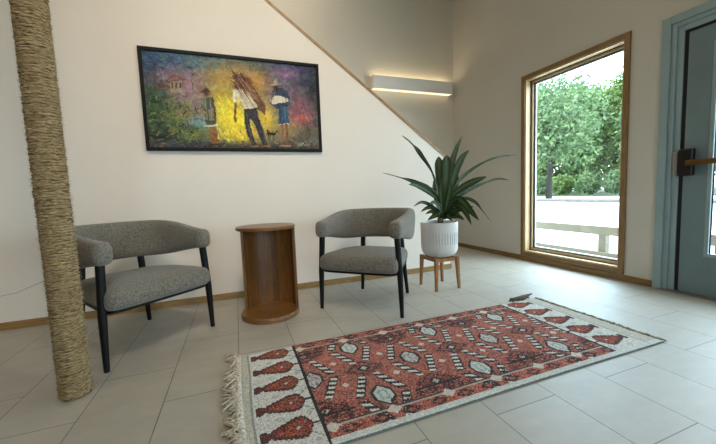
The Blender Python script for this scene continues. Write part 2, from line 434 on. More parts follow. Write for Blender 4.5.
for a in ((G1-0.010, G1-0.004), (G0+0.004, G0+0.010)): box(bm, xa+0.008, xa+0.018, a[0], a[1], GZ0, GZ1)
dpart('glazing_gasket', bm, M_black_gap)
# panic hardware
bm = bmesh.new(); box(bm, xa-0.055, xa, 1.458, 1.542, 0.942, 1.150, 0.006)
pb = dpart('panic_latch_case', bm, M_blackmetal)
bm = bmesh.new(); box(bm, xa-0.075, xa-0.035, 0.70, 1.492, 1.022, 1.062, 0.008)
dpart('push_bar', bm, M_bronze)
bm = bmesh.new(); box(bm, xa-0.055, xa, 0.66, 0.715, 0.97, 1.12, 0.006); dpart('bar_end_bracket', bm, M_blackmetal)
bm = bmesh.new(); box(bm, XR-0.012, XR+0.012, 1.558, 1.592, 0.945, 1.135, 0.004); dpart('strike_plate', bm, M_steel)
bm = bmesh.new(); box(bm, XR-0.03, XR+TW, D0-0.1, D1+0.1, 0.0, 0.012, 0.003); dpart('threshold', bm, M_steel)

# ------------------------------------------------------------------ sisal post
PX, PY = -0.772, 1.858
root = empty('sisal_wrapped_post', (PX, PY, 0))
tag(root, 'tall round post wrapped in tan sisal rope from floor upwards, at the left', 'post')
bm = bmesh.new(); lathe(bm, [(0.050, 0.0), (0.050, ZC)], 32, cap=True)
obj('core', bm, plain('post_core', rgb(110, 90, 62), 0.9), root, smooth=False)
def sisalmat():
    m, nt, b = newmat('sisal_rope')
    tc = N(nt, 'ShaderNodeTexCoord')
    mp = N(nt, 'ShaderNodeMapping'); mp.inputs['Scale'].default_value = (60, 60, 260); L(nt, tc.outputs['Object'], mp.inputs[0])
    no = N(nt, 'ShaderNodeTexNoise'); no.inputs['Scale'].default_value = 1.0; no.inputs['Detail'].default_value = 4; L(nt, mp.outputs[0], no.inputs['Vector'])
    cr = N(nt, 'ShaderNodeValToRGB')
    cr.color_ramp.elements[0].position = 0.3; cr.color_ramp.elements[1].position = 0.7
    cr.color_ramp.elements[0].color = rgb(84, 66, 42); cr.color_ramp.elements[1].color = rgb(184, 157, 114)
    L(nt, no.outputs['Fac'], cr.inputs[0]); L(nt, cr.outputs[0], b.inputs['Base Color']); b.inputs['Roughness'].default_value = 0.9
    b.inputs['Specular IOR Level'].default_value = 0.15
    bp = N(nt, 'ShaderNodeBump'); bp.inputs['Strength'].default_value = 0.8; bp.inputs['Distance'].default_value = 0.003
    L(nt, no.outputs['Fac'], bp.inputs['Height']); L(nt, bp.outputs[0], b.inputs['Normal'])
    return m
M_sisal = sisalmat()
def rope(z0, z1, rad, pitch, rr, seg=30, n=5):
    turns = (z1-z0)/pitch; K = int(turns*seg)
    t = np.arange(K+1)/seg
    th = 2*np.pi*t
    jr = rr*(1+0.20*np.sin(th*7.3+2*np.sin(th*.37))+0.18*rng.normal(size=K+1))
    z = z0 + t*pitch + 0.0012*np.sin(th*.31+1) + rr*0.15*rng.normal(size=K+1)
    vs = np.zeros((K+1, n, 3))
    for k in range(n):
        a = 2*np.pi*k/n
        rad2 = rad + jr*np.cos(a)
        vs[:, k, 0] = rad2*np.cos(th); vs[:, k, 1] = rad2*np.sin(th); vs[:, k, 2] = np.maximum(z + jr*1.05*np.sin(a), 0.001)
    V = vs.reshape(-1, 3).tolist()
    Fs = []
    for i in range(K):
        for k in range(n):
            a = i*n+k; b_ = i*n+(k+1) % n
            Fs.append((a, b_, b_+n, a+n))
    return V, Fs
obj('rope_wrap', rope(0.008, 2.6, 0.0555, 0.0125, 0.0066), M_sisal, root, smooth=True)
obj('rope_wrap', rope(2.6, ZC-0.01, 0.0555, 0.0125, 0.0068, 24), M_sisal, root, smooth=True)
# frayed fibres
def fibres(n, zlo, zhi):
    V, Fs = [], []
    for i in range(n):
        th = random.uniform(0, 2*math.pi); z = random.uniform(zlo, zhi)
        Lg = random.uniform(0.008, 0.035); d = random.choice((-1, 1)); w = 0.0006
        base = len(V); S = 4; lift = random.uniform(0.003, 0.010); dz = random.uniform(-.5, .5)*Lg
        for s in range(S):
            f = s/(S-1); r = 0.0610 + lift*f*f; a = th + d*f*Lg/0.062
            for sg in (-1, 1):
                V.append((r*math.cos(a), r*math.sin(a), max(0.002, z + dz*f + sg*w)))
        for s in range(S-1):
            q = base+2*s; Fs.append((q, q+1, q+3, q+2))
    return V, Fs
obj('loose_fibres', fibres(4200, 0.01, 2.2), plain('sisal_fibre', rgb(176, 156, 118), 0.8, 0.4, 30), root)['kind'] = 'stuff'
bm = bmesh.new()
tube(bm, [(-0.058, -0.02, 0.565), (-0.11, -0.025, 0.545), (-0.15, -0.03, 0.528), (-0.20, -0.03, 0.522), (-0.235, -0.03, 0.515)], [0.0012, 0.001, 0.0009, 0.0007, 0.0004], 5)
obj('stray_strand', bm, plain('strand', rgb(120, 100, 74), 0.8), root)

# ------------------------------------------------------------------ armchairs
def catmull(P, n):
    out = []
    P = [Vector(p) for p in P]; Q = [P[0]*2-P[1]] + P + [P[-1]*2-P[-2]]
    for i in range(len(P)-1):
        p0, p1, p2, p3 = Q[i:i+4]
        for k in range(n):
            t = k/n
            out.append(0.5*((2*p1)+(-p0+p2)*t+(2*p0-5*p1+4*p2-p3)*t*t+(-p0+3*p1-3*p2+p3)*t**3))
    out.append(P[-1]); return out

def make_armchair(label, loc, rz):
    root = empty('armchair', loc, rz)
    tag(root, label, 'armchair', 'matching grey tub armchairs')
    # legs: front pair straight up beside the seat into the arms, rear pair raked
    zb = 0.574
    for s in (-1, 1):
        bm = bmesh.new()
        pts = [(s*0.330, -0.2925, 0), (s*0.322, -0.288, 0.30), (s*0.304, -0.280, zb+0.02)]
        tube(bm, pts, [0.0140, 0.0215, 0.0225], 14)
        obj('leg', bm, M_blacklacq, root, angle=40)
    for s in (-1, 1):
        bm = bmesh.new()
        pts = [(s*0.218, 0.290, 0), (s*0.195, 0.266, 0.30), (s*0.180, 0.258, 0.53)]
        tube(bm, pts, [0.0140, 0.0215, 0.0225], 14)
        obj('leg', bm, M_blacklacq, root, angle=40)
    # seat frame
    bm = bmesh.new()
    def outline(n, hw_f, hw_b, yf, yb, e=4.0):
        P = []
        for k in range(n):
            a = 2*math.pi*k/n; c, s_ = math.cos(a), math.sin(a)
            x = math.copysign(abs(c)**(2/e), c); y = math.copysign(abs(s_)**(2/e), s_)
            f = (y+1)/2
            hw = hw_f*(1-f)+hw_b*f
            P.append((x*hw, yf+(yb-yf)*f))
        return P
    P = outline(64, 0.318, 0.235, -0.335, 0.275, 8)
    r0 = [bm.verts.new((x, y, 0.308)) for x, y in P]; r1 = [bm.verts.new((x, y, 0.331)) for x, y in P]
    for k in range(64): bm.faces.new((r0[k], r0[(k+1)%64], r1[(k+1)%64], r1[k]))
    bm.faces.new(r0[::-1]); bm.faces.new(r1)
    obj('seat_frame', bm, M_blacklacq, root, angle=40)
    # seat cushion
    bm = bmesh.new(); rings = []
    prof = [(0.955, 0.312), (0.99, 0.325), (1.0, 0.345), (1.0, 0.372), (0.992, 0.392), (0.97, 0.408), (0.93, 0.420), (0.85, 0.429), (0.7, 0.437), (0.5, 0.443), (0.3, 0.446), (0.1, 0.447)]
    for sc, z in prof:
        P = outline(96, 0.334, 0.245, -0.366, 0.275, 8)
        cx, cy = 0, -0.03
        rings.append([bm.verts.new((x*sc, cy+(y-cy)*sc, z + 0.016 - (0.02*max(0, (y+0.03))/0.3 if z > 0.38 else 0))) for x, y in P])
    for i in range(len(rings)-1):
        for k in range(96): bm.faces.new((rings[i][k], rings[i][(k+1)%96], rings[i+1][(k+1)%96], rings[i+1][k]))
    bm.faces.new(rings[0][::-1]); bm.faces.new(rings[-1])
    obj('seat', bm, M_tweed, root, smooth=True)
    # wrap-around back and arms: sweep of a rounded section on a U path
    half = [(-0.296, -0.335, 0), (-0.305, -0.22, 0), (-0.310, -0.08, 0), (-0.299, 0.06, 0), (-0.256, 0.178, 0), (-0.178, 0.256, 0), (-0.085, 0.292, 0), (0, 0.298, 0)]
    path = catmull(half + [(-p[0], p[1], 0) for p in half[-2::-1]], 8)
    Ls = [0]
    for i in range(1, len(path)): Ls.append(Ls[-1] + (path[i]-path[i-1]).length)
    tot = Ls[-1]
    bm = bmesh.new(); rings = []; NS = 28
    for i, p in enumerate(path):
        t = Ls[i]/tot; e = min(t, 1-t)          # distance share from the arm end
        u = min(1.0, e/0.34); u = u*u*(3-2*u)
        top = 0.700 + 0.066*u; bot = zb - 0.070*(lambda q_: q_*q_*(3-2*q_))(min(1.0, e/0.34)); th = 0.049 - 0.006*u
        q = min(1.0, e*tot/0.045); endf = math.sqrt(max(0.0, 1-(1-q)**2))   # rounded ends
        endf = 0.35 + 0.65*endf
        tg = (path[min(i+1, len(path)-1)] - path[max(i-1, 0)]).normalized(); nrm = Vector((tg.y, -tg.x, 0))
        if nrm.dot(Vector((p.x, p.y-0.0, 0))) < 0: nrm = -nrm
        cz = (top+bot)/2; hz = (top-bot)/2
        ring = []
        for k in range(NS):
            a = 2*math.pi*k/NS; ex = 2/3.2
            cx_ = math.copysign(abs(math.cos(a))**ex, math.cos(a))*th*endf
            cz_ = math.copysign(abs(math.sin(a))**ex, math.sin(a))*hz*(0.55+0.45*endf)
            lean = 0.10*(cz_+hz)*u            # back leans outward at the top
            pp = p + nrm*(cx_ + lean)
            ring.append(bm.verts.new((pp.x, pp.y, cz+cz_)))
        rings.append(ring)
    for i in range(len(rings)-1):
        for k in range(NS): bm.faces.new((rings[i][k], rings[i][(k+1)%NS], rings[i+1][(k+1)%NS], rings[i+1][k]))
    bm.faces.new(rings[0][::-1]); bm.faces.new(rings[-1])
    obj('backrest', bm, M_tweed, root, smooth=True)
    return root

def rzfor(fx, fy):   # rotation so local -y points to (fx,fy)
    return math.atan2(fy, fx) + math.pi/2
c2 = make_armchair('grey tweed tub armchair with black legs between the wooden side table and the potted plant', (1.030, 2.472, 0), rzfor(-0.69, -0.72))
bm = bmesh.new(); box(bm, -0.20, -0.175, 0.20, 0.203, 0.240, 0.310)
obj('care_tag', bm, M_tag, c2)
c1 = make_armchair('grey tweed tub armchair with black legs standing behind the sisal-wrapped post', (-0.655, 2.487, 0), rzfor(0.66, -0.75))

# ------------------------------------------------------------------ side table
TX, TY = 0.197, 2.545
root = empty('side_table', (TX, TY, 0))
tag(root, 'round wooden drum side table with an open curved front, between the armchairs', 'side table')
bm = bmesh.new(); lathe(bm, [(0.205, 0.0), (0.215, 0.004), (0.216, 0.034), (0.212, 0.040)], 72, cap=True); obj('base', bm, M_table_top, root, angle=40)
bm = bmesh.new(); lathe(bm, [(0.205, 0.664), (0.214, 0.667), (0.217, 0.673), (0.217, 0.686), (0.213, 0.690)], 72, cap=True); obj('top', bm, M_table_top, root, angle=40)
bm = bmesh.new()
a0, a1 = R(-14), R(172); n = 60
r = {}
for k in range(n+1):
    a = a0+(a1-a0)*k/n
    for j, (rr, z) in enumerate(((0.180, 0.040), (0.200, 0.040), (0.200, 0.664), (0.180, 0.664))):
        r[k, j] = bm.verts.new((0.013+rr*math.cos(a), rr*math.sin(a), z))
for k in range(n):
    for j in range(4): bm.faces.new((r[k, j], r[k, (j+1) % 4], r[k+1, (j+1) % 4], r[k+1, j]))
bm.faces.new([r[0, j] for j in range(4)]); bm.faces.new([r[n, j] for j in (3, 2, 1, 0)])
obj('curved_body', bm, M_table_body, root, angle=40)

# ------------------------------------------------------------------ wall light
root = empty('wall_light', (2.57, YS, 2.372))
tag(root, 'long white box wall light glowing warm on the stairwell wall', 'wall light')
bm = bmesh.new()
FX0, FX1, FY0, FY1, FZ0, FZ1 = -0.665, 0.655, -0.105, 0.0, 0.0, 0.178
box(bm, FX0, FX1, FY0, FY0+0.004, FZ0, FZ1)
box(bm, FX0, FX0+0.004, FY0+0.004, FY1, FZ0, FZ1); box(bm, FX1-0.004, FX1, FY0+0.004, FY1, FZ0, FZ1)
box(bm, FX0+0.004, FX1-0.004, FY1-0.004, FY1, FZ0, FZ1)
obj('housing', bm, M_white_metal, root)
M_diff = emit('warm_diffuser', (1.0, 0.82, 0.52, 1), 1.5)
bm = bmesh.new(); box(bm, FX0+0.006, FX1-0.006, FY0+0.006, FY1-0.006, FZ0+0.004, FZ0+0.010); obj('lower_diffuser', bm, M_diff, root)
bm = bmesh.new(); box(bm, FX0+0.006, FX1-0.006, FY0+0.006, FY1-0.006, FZ1-0.022, FZ1-0.016); obj('upper_diffuser', bm, emit('bright_upper_diffuser', (1.0, 0.82, 0.52, 1), 5.0), root)

# ------------------------------------------------------------------ painting
def srgb2lin(a):
    a = np.clip(a, 0, 255)/255.0
    return np.where(a <= 0.04045, a/12.92, ((a+0.055)/1.055)**2.4)
GW, GH = 380, 206
def homog(src, dst):
    A = []
    for (x, y), (u, v) in zip(src, dst):
        A.append([x, y, 1, 0, 0, 0, -u*x, -u*y, -u]); A.append([0, 0, 0, x, y, 1, -v*x, -v*y, -v])
    return np.linalg.svd(np.array(A, float))[2][-1].reshape(3, 3)
HM = homog([(40, 56), (655, 118), (665, 400), (76, 396)], [(0, 0), (GW-1, 0), (GW-1, GH-1), (0, GH-1)])
def m2(p):
    q = HM @ np.array([p[0], p[1], 1.0]); return q[:2]/q[2]
yy, xx = np.mgrid[0:GH, 0:GW].astype(float)
IMG = np.zeros((GH, GW, 3)); IMG[:] = (96, 92, 84)
def blob(x, y, rx, ry, c, s=1.0):
    global IMG
    cx, cy = m2((x, y)); k = GW/615
    w = np.clip(s*np.exp(-(((xx-cx)/(rx*k))**2+((yy-cy)/(ry*k))**2)), 0, 1)[..., None]
    IMG = IMG*(1-w) + np.array(c, float)*w
def stroke(pts, w, c, a=1.0, taper=False):
    global IMG
    P = [m2(p) for p in pts]; k = GW/615; best = np.full((GH, GW), 1e9)
    for i in range(len(P)-1):
        p, q = P[i], P[i+1]; d = q-p; l2 = max(d@d, 1e-6)
        t = np.clip(((xx-p[0])*d[0]+(yy-p[1])*d[1])/l2, 0, 1)
        dist = np.hypot(xx-p[0]-t*d[0], yy-p[1]-t*d[1])
        if taper: dist = dist/(1-0.7*(i+t)/(len(P)-1))
        best = np.minimum(best, dist)
    m = (np.clip(w*k/2+0.5-best, 0, 1)*a)[..., None]
    IMG = IMG*(1-m) + np.array(c, float)*m
def poly(pts, c, a=1.0):
    global IMG
    P = np.array([m2(p) for p in pts]); ins = np.zeros((GH, GW), bool); n = len(P)
    for i in range(n):
        x0, y0 = P[i]; x1, y1 = P[(i+1) % n]
        cond = ((y0 > yy) != (y1 > yy)) & (xx < (x1-x0)*(yy-y0)/(y1-y0+1e-9)+x0)
        ins ^= cond
    m = (ins*a)[..., None]; IMG = IMG*(1-m) + np.array(c, float)*m
def splat(n, box_, size, col, spread, a=0.55, ang=None):
    """short brush dabs"""
    global IMG
    for _ in range(n):
        cx, cy = m2((random.uniform(box_[0], box_[2]), random.uniform(box_[1], box_[3])))
        x0, x1 = int(max(0, cx-9)), int(min(GW, cx+10)); y0, y1 = int(max(0, cy-9)), int(min(GH, cy+10))
        if x1 <= x0 or y1 <= y0: continue
        th = random.uniform(0, math.pi) if ang is None else random.gauss(ang, 0.35)
        X = xx[y0:y1, x0:x1]-cx; Y = yy[y0:y1, x0:x1]-cy
        u = X*math.cos(th)+Y*math.sin(th); v = -X*math.sin(th)+Y*math.cos(th)
        l, w = size*random.uniform(.6, 1.4), size*.28
        m = (np.clip(1.3-np.sqrt((u/l)**2+(v/w)**2), 0, 1)*a)[..., None]
        if col is None:
            base = IMG[int(np.clip(cy, 0, GH-1)), int(np.clip(cx, 0, GW-1))]
        else: base = np.array(col[random.randrange(len(col))], float)
        c = np.clip(base + rng.normal(size=3)*spread, 0, 255)
        IMG[y0:y1, x0:x1] = IMG[y0:y1, x0:x1]*(1-m) + c*m
# colour fields
blob(60, 100, 120, 70, (28, 50, 84)); blob(170, 80, 110, 40, (52, 84, 108), .9); blob(260, 100, 80, 40, (84, 108, 112), .8)
blob(460, 115, 110, 36, (60, 84, 86), .9); blob(600, 130, 110, 60, (38, 48, 84), .95); blob(560, 140, 70, 26, (138, 98, 132), .9); blob(640, 190, 60, 90, (40, 48, 60), .9)
blob(190, 180, 80, 60, (142, 108, 114), .95); blob(215, 240, 60, 60, (148, 114, 116), .8); blob(110, 150, 40, 30, (130, 96, 112), .7)
blob(360, 150, 90, 46, (158, 126, 62), .95); blob(325, 200, 50, 60, (160, 130, 62), .9); blob(440, 170, 60, 50, (180, 128, 60), .85)
blob(375, 300, 72, 78, (226, 206, 36), 1.0); blob(340, 280, 50, 60, (214, 196, 40), .8); blob(480, 290, 60, 70, (206, 170, 50), .9); blob(400, 350, 60, 30, (214, 178, 40), .8)
blob(535, 220, 50, 50, (104, 86, 116), .9); blob(600, 240, 44, 56, (122, 78, 88), .8); blob(600, 295, 34, 20, (180, 80, 72), .85); blob(560, 330, 40, 40, (150, 120, 70), .8); blob(620, 350, 40, 40, (92, 80, 60), .9)
blob(80, 240, 60, 70, (44, 66, 44), .95); blob(130, 300, 80, 60, (62, 86, 50), .9); blob(190, 290, 50, 34, (132, 112, 70), .7); blob(250, 310, 40, 20, (110, 146, 170), .8); blob(230, 350, 60, 26, (96, 116, 52), .8)
blob(90, 360, 90, 34, (34, 50, 36), .95); blob(200, 390, 300, 16, (46, 42, 44), .95); blob(500, 398, 240, 12, (64, 50, 34), .95); blob(110, 385, 120, 8, (70, 78, 92), .7)
splat(2600, (40, 60, 665, 400), 5.5, None, 18, .5)
splat(120, (50, 60, 330, 120), 6, [(60, 98, 128), (30, 54, 92), (96, 120, 124)], 14, .5, 0.2)
splat(160, (300, 220, 430, 370), 6, [(236, 220, 60), (220, 190, 30), (240, 226, 110)], 12, .5, 0.9)
splat(90, (560, 250, 650, 320), 5, [(214, 90, 80), (190, 100, 110), (120, 70, 90)], 14, .5, 1.0)
splat(160, (60, 370, 660, 400), 6, [(110, 90, 50), (40, 46, 60), (84, 96, 100), (60, 54, 36), (150, 120, 60)], 12, .55, 0.05)
# palms and undergrowth, left
for _ in range(90):
    x, y = random.uniform(60, 235), random.uniform(215, 375); a = random.uniform(-2.8, -.3); l = random.uniform(14, 42)
    c = random.choice([(30, 52, 34), (84, 116, 60), (56, 84, 44), (130, 140, 76), (22, 36, 34)])
    stroke([(x, y), (x+l*.5*math.cos(a), y+l*.5*math.sin(a)), (x+l*math.cos(a), y+l*math.sin(a)+l*.35)], random.uniform(1.5, 4), c, .75, True)
for x, y in ((88, 110), (110, 120), (222, 140)):
    stroke([(x, y), (x+2, y+60)], 2, (30, 40, 44), .8)
    for a in (-2.6, -2.0, -1.2, -.5, .2): stroke([(x, y), (x+16*math.cos(a), y+12*math.sin(a)+4)], 2.4, (26, 42, 44), .8, True)
# house with a pitched roof
poly([(140, 165), (187, 160), (189, 206), (143, 208)], (140, 122, 96), .85); poly([(130, 166), (158, 142), (196, 160)], (122, 84, 74), .8)
stroke([(130, 166), (196, 160)], 2.5, (84, 60, 50)); poly([(92, 182), (140, 180), (140, 188), (92, 190)], (104, 66, 54))
for x in (149, 163, 177): poly([(x, 172), (x+6, 171), (x+6, 190), (x, 191)], (84, 76, 66))
stroke([(100, 190), (140, 192), (150, 212)], 3, (120, 100, 74), .7)
# left figure: woman with long dress
stroke([(262, 130), (264, 195)], 1.2, (96, 74, 52), .6)
poly([(262, 225), (296, 222), (304, 262), (306, 318), (270, 320), (268, 270), (252, 252)], (72, 74, 62))
poly([(276, 262), (300, 260), (300, 300), (284, 306)], (120, 116, 92)); poly([(250, 228), (264, 222), (272, 250), (256, 252)], (92, 104, 84))
blob(270, 205, 10, 12, (74, 46, 32), 1.3); stroke([(256, 202), (276, 192), (282, 204)], 4, (60, 34, 24)); stroke([(292, 228), (299, 262), (297, 290)], 5, (84, 54, 36))
stroke([(266, 322), (308, 318)], 5, (196, 184, 160)); poly([(280, 324), (304, 322), (316, 380), (292, 384)], (128, 84, 46))
stroke([(292, 384), (318, 381)], 4, (60, 40, 28))
splat(60, (255, 225, 306, 320), 3.2, [(130, 130, 104), (50, 50, 44), (160, 150, 120), (90, 106, 96)], 12, .6)
# middle figure: bent man with a load of sticks
poly([(366, 150), (390, 138), (424, 160), (446, 196), (482, 262), (476, 284), (452, 262), (420, 210), (384, 182)], (84, 52, 38), .85)
for i in range(46):
    x, y = random.uniform(366, 420), random.uniform(140, 182); l = random.uniform(60, 110); a = R(random.uniform(44, 66))
    c = random.choice([(58, 34, 24), (96, 56, 36), (134, 84, 54), (44, 28, 22), (158, 104, 66)])
    stroke([(x, y), (min(486, x+l*math.cos(a)), min(296, y+l*math.sin(a)))], random.uniform(1.4, 3.4), c, .85, True)
for _ in range(14):
    x, y = random.uniform(366, 400), random.uniform(140, 185); stroke([(x, y), (x-random.uniform(-4, 18), y-random.uniform(2, 20))], 1.6, (54, 32, 24), .8)
poly([(362, 198), (384, 188), (412, 196), (436, 226), (452, 256), (428, 268), (404, 262), (396, 236), (372, 218)], (190, 180, 152))
splat(90, (366, 192, 446, 264), 3.4, [(216, 208, 186), (132, 118, 92), (176, 160, 120), (150, 140, 120)], 8, .6, 1.0)
blob(381, 186, 10, 9, (64, 38, 28), 1.3); stroke([(368, 208), (374, 250), (370, 292), (374, 304)], 8, (112, 70, 42)); stroke([(368, 208), (371, 236)], 11, (206, 198, 176))
stroke([(440, 228), (470, 240), (478, 250)], 6, (120, 80, 56))
poly([(404, 262), (448, 256), (456, 296), (474, 340), (486, 384), (470, 388), (452, 346), (434, 304), (424, 300), (432, 340), (446, 386), (430, 388), (412, 340), (402, 296)], (46, 44, 52))
splat(70, (404, 262, 484, 385), 3.2, [(84, 80, 86), (30, 30, 40), (130, 110, 70), (170, 140, 60)], 8, .4, 1.3)
for q_ in (((452, 262), (482, 384)), ((410, 268), (434, 384))): stroke(list(q_), 2, (150, 128, 86), .7)
stroke([(428, 390), (452, 390)], 5, (150, 98, 60)); stroke([(466, 391), (492, 387)], 5, (150, 98, 60))
# right figure: man with hat, blue tunic, holding a pale bundle
poly([(502, 196), (534, 188), (560, 204), (566, 246), (556, 262), (520, 262), (500, 244)], (46, 58, 80))
poly([(524, 256), (558, 254), (562, 312), (524, 314)], (40, 72, 96)); splat(110, (500, 192, 564, 310), 3.2, [(66, 92, 116), (30, 38, 54), (96, 116, 124), (110, 90, 70), (40, 60, 70)], 8, .6, 1.2)
blob(517, 190, 9, 12, (58, 36, 30), 1.3); stroke([(492, 180), (532, 174)], 5, (150, 134, 110)); poly([(504, 177), (509, 160), (518, 159), (523, 174)], (140, 124, 100))
poly([(496, 226), (520, 214), (556, 224), (560, 238), (520, 244), (494, 240)], (190, 180, 158)); stroke([(508, 206), (496, 240), (506, 248)], 5, (112, 70, 48))
stroke([(526, 316), (560, 312)], 4, (186, 180, 160)); stroke([(536, 316), (540, 386)], 9, (132, 86, 56)); stroke([(552, 316), (556, 386)], 8, (116, 72, 46)); stroke([(530, 390), (564, 389)], 4, (160, 140, 110))
# dog
stroke([(490, 348), (512, 348)], 9, (54, 34, 24)); stroke([(486, 336), (492, 346)], 6, (54, 34, 24)); stroke([(512, 346), (520, 336)], 3, (54, 34, 24))
for x in (490, 496, 508, 513): stroke([(x, 350), (x-2, 366)], 2.6, (54, 34, 24))
# scribbled signature in the corner
stroke([(592, 388), (598, 378), (602, 388), (608, 380), (614, 388)], 2.2, (190, 186, 170), .9); stroke([(616, 386), (630, 384)], 1.5, (180, 176, 160), .8)
splat(700, (40, 60, 665, 400), 3.0, None, 16, .4)
# loosen outlines: warp by a smooth random field, then dab again
def smooth(n_):
    a = rng.normal(size=(GH//n_+3, GW//n_+3)); y_ = yy/n_; x_ = xx/n_; iy = y_.astype(int); ix = x_.astype(int); fy = y_-iy; fx = x_-ix
    return a[iy, ix]*(1-fy)*(1-fx)+a[iy+1, ix]*fy*(1-fx)+a[iy, ix+1]*(1-fy)*fx+a[iy+1, ix+1]*fy*fx
wy = np.clip(yy+1.1*smooth(8)+0.5*smooth(3), 0, GH-1).astype(int); wx = np.clip(xx+1.1*smooth(8)+0.5*smooth(3), 0, GW-1).astype(int)
IMG = IMG[wy, wx]
splat(900, (60, 110, 640, 395), 2.6, None, 24, .5)
for _ in range(130):
    x, y = random.uniform(60, 245), random.uniform(225, 380); a = random.uniform(-2.9, -.2); l = random.uniform(12, 40)
    c = random.choice([(26, 44, 34), (96, 124, 62), (60, 88, 46), (142, 146, 80), (20, 32, 34), (150, 120, 70)])
    stroke([(x, y), (x+l*.5*math.cos(a), y+l*.5*math.sin(a)), (x+l*math.cos(a), y+l*math.sin(a)+l*.4)], random.uniform(1.6, 3.6), c, .8, True)
# late accents over the dabs: roof, windows, sticks, hem, shirt folds
poly([(132, 166), (158, 144), (196, 160)], (128, 88, 76), .8); stroke([(130, 167), (158, 143), (197, 161)], 2, (70, 50, 44), .8)
for x in (149, 163, 177): poly([(x, 172), (x+6, 171), (x+6, 188), (x, 189)], (70, 62, 54), .9)
stroke([(142, 168), (144, 208)], 1.6, (90, 76, 60), .8); stroke([(188, 164), (190, 206)], 1.6, (90, 76, 60), .8)
for i in range(60):
    x, y = random.uniform(366, 416), random.uniform(138, 178); l = random.uniform(50, 120); a = R(random.uniform(46, 64))
    c = random.choice([(50, 30, 22), (96, 60, 40), (150, 104, 66), (40, 26, 22), (176, 128, 84), (110, 66, 44)])
    stroke([(x, y), (min(490, x+l*math.cos(a)), min(300, y+l*math.sin(a)))], random.uniform(1.2, 2.6), c, .8, True)
for i in range(12):
    x, y = random.uniform(366, 398), random.uniform(140, 180); stroke([(x, y), (x-random.uniform(-6, 16), y-random.uniform(4, 20))], 1.4, (48, 30, 24), .8)
for a_ in (((398, 214), (420, 252)), ((412, 216), (436, 250)), ((384, 206), (402, 236))): stroke(list(a_), 1.6, (120, 108, 84), .6)
for a_ in (((514, 196), (506, 240)), ((540, 200), (552, 236)), ((530, 250), (532, 308)), ((546, 252), (550, 306))): stroke(list(a_), 2.2, random.choice([(24, 32, 46), (110, 126, 130)]), .7)
for a_ in (((268, 226), (276, 300)), ((286, 226), (292, 300)), ((260, 240), (274, 262))): stroke(list(a_), 2.2, random.choice([(40, 42, 36), (150, 144, 116)]), .7)
stroke([(276, 192), (262, 200), (250, 206)], 2.5, (48, 30, 22), .9)
for _ in range(40):
    x, y = random.uniform(300, 640), random.uniform(340, 392); l = random.uniform(8, 26)
    stroke([(x, y), (x+random.uniform(-6, 6), y-l)], 1.6, random.choice([(60, 70, 36), (120, 104, 40), (44, 36, 30), (170, 150, 60)]), .7, True)
IMG = IMG + (smooth(4)*7+smooth(9)*6)[..., None]
g_ = IMG.mean(-1, keepdims=True); IMG = g_+(IMG-g_)*0.90
IMG = np.clip((IMG-105)*1.12+104, 4, 255)*1.10

PXA, PXB, PZA, PZB = -0.648, 0.805, 1.315, 2.125
root = empty('framed_painting', ((PXA+PXB)/2, YA, PZA))
tag(root, 'wide black-framed oil painting of figures in a glowing yellow landscape on the wall', 'painting')
cx0 = (PXA+PXB)/2; hw = (PXB-PXA)/2; hh = PZB-PZA; fw = 0.026
bm = bmesh.new()
box(bm, -hw, -hw+fw, -0.034, -0.001, 0, hh, 0.002); box(bm, hw-fw, hw, -0.034, -0.001, 0, hh, 0.002)
box(bm, -hw+fw, hw-fw, -0.034, -0.001, 0, fw, 0.002); box(bm, -hw+fw, hw-fw, -0.034, -0.001, hh-fw, hh, 0.002)
obj('frame', bm, M_frame, root)
X = np.linspace(-hw+fw-0.001, hw-fw+0.001, GW+1); Z = np.linspace(hh-fw+0.001, fw-0.001, GH+1)
XX, ZZ = np.meshgrid(X, Z)
YYc = -0.020 - 0.0008*rng.random(XX.shape)
verts = np.stack([XX, YYc, ZZ], -1).reshape(-1, 3)
i, j = np.mgrid[0:GH, 0:GW]; a = (i*(GW+1)+j).ravel()
faces = np.stack([a, a+GW+1, a+GW+2, a+1], 1)
o = obj('canvas', (verts.tolist(), faces.tolist()), attrmat('oil_paint', 0.5, 0.4, 120, 0.3), root)
at = o.data.attributes.new('Col', 'FLOAT_COLOR', 'FACE')
cc = np.ones((GH*GW, 4)); cc[:, :3] = srgb2lin(IMG.reshape(-1, 3)); at.data.foreach_set('color', cc.ravel())

# ------------------------------------------------------------------ rug
RX0, RX1, RY0, RY1 = -0.040, 2.205, 1.062, 1.918
K = 0.0048
nx_, ny_ = int((RX1-RX0)/K), int((RY1-RY0)/K)
ux = RX0 + (np.arange(nx_)+.5)*(RX1-RX0)/nx_; vy = RY0 + (np.arange(ny_)+.5)*(RY1-RY0)/ny_
U, V_ = np.meshgrid(ux, vy)
jit = lambda s: rng.normal(size=U.shape)*s
RED, DK, CR_, GRN, PK = (184, 110, 94), (66, 64, 64), (214, 211, 203), (150, 160, 150), (150, 84, 84)
C = np.zeros(U.shape+(3,)); C[:] = RED
def put(mask, c): C[mask] = c
# mirror the far half onto the near half for the end panels
XC = 1.08; US = np.where(U < XC, U, 2*XC - U + 0.002)
FL, FR = 0.262, 1.842
field = (U > FL) & (U < FR)
VM = 1.4975; VV = V_-VM; AV = np.abs(VV)
mott = rng.random(U.shape)
put(field & (mott < .32), (122, 82, 78)); put(field & (mott > .84), (204, 140, 120)); put(field & (mott < .12), (84, 76, 76))
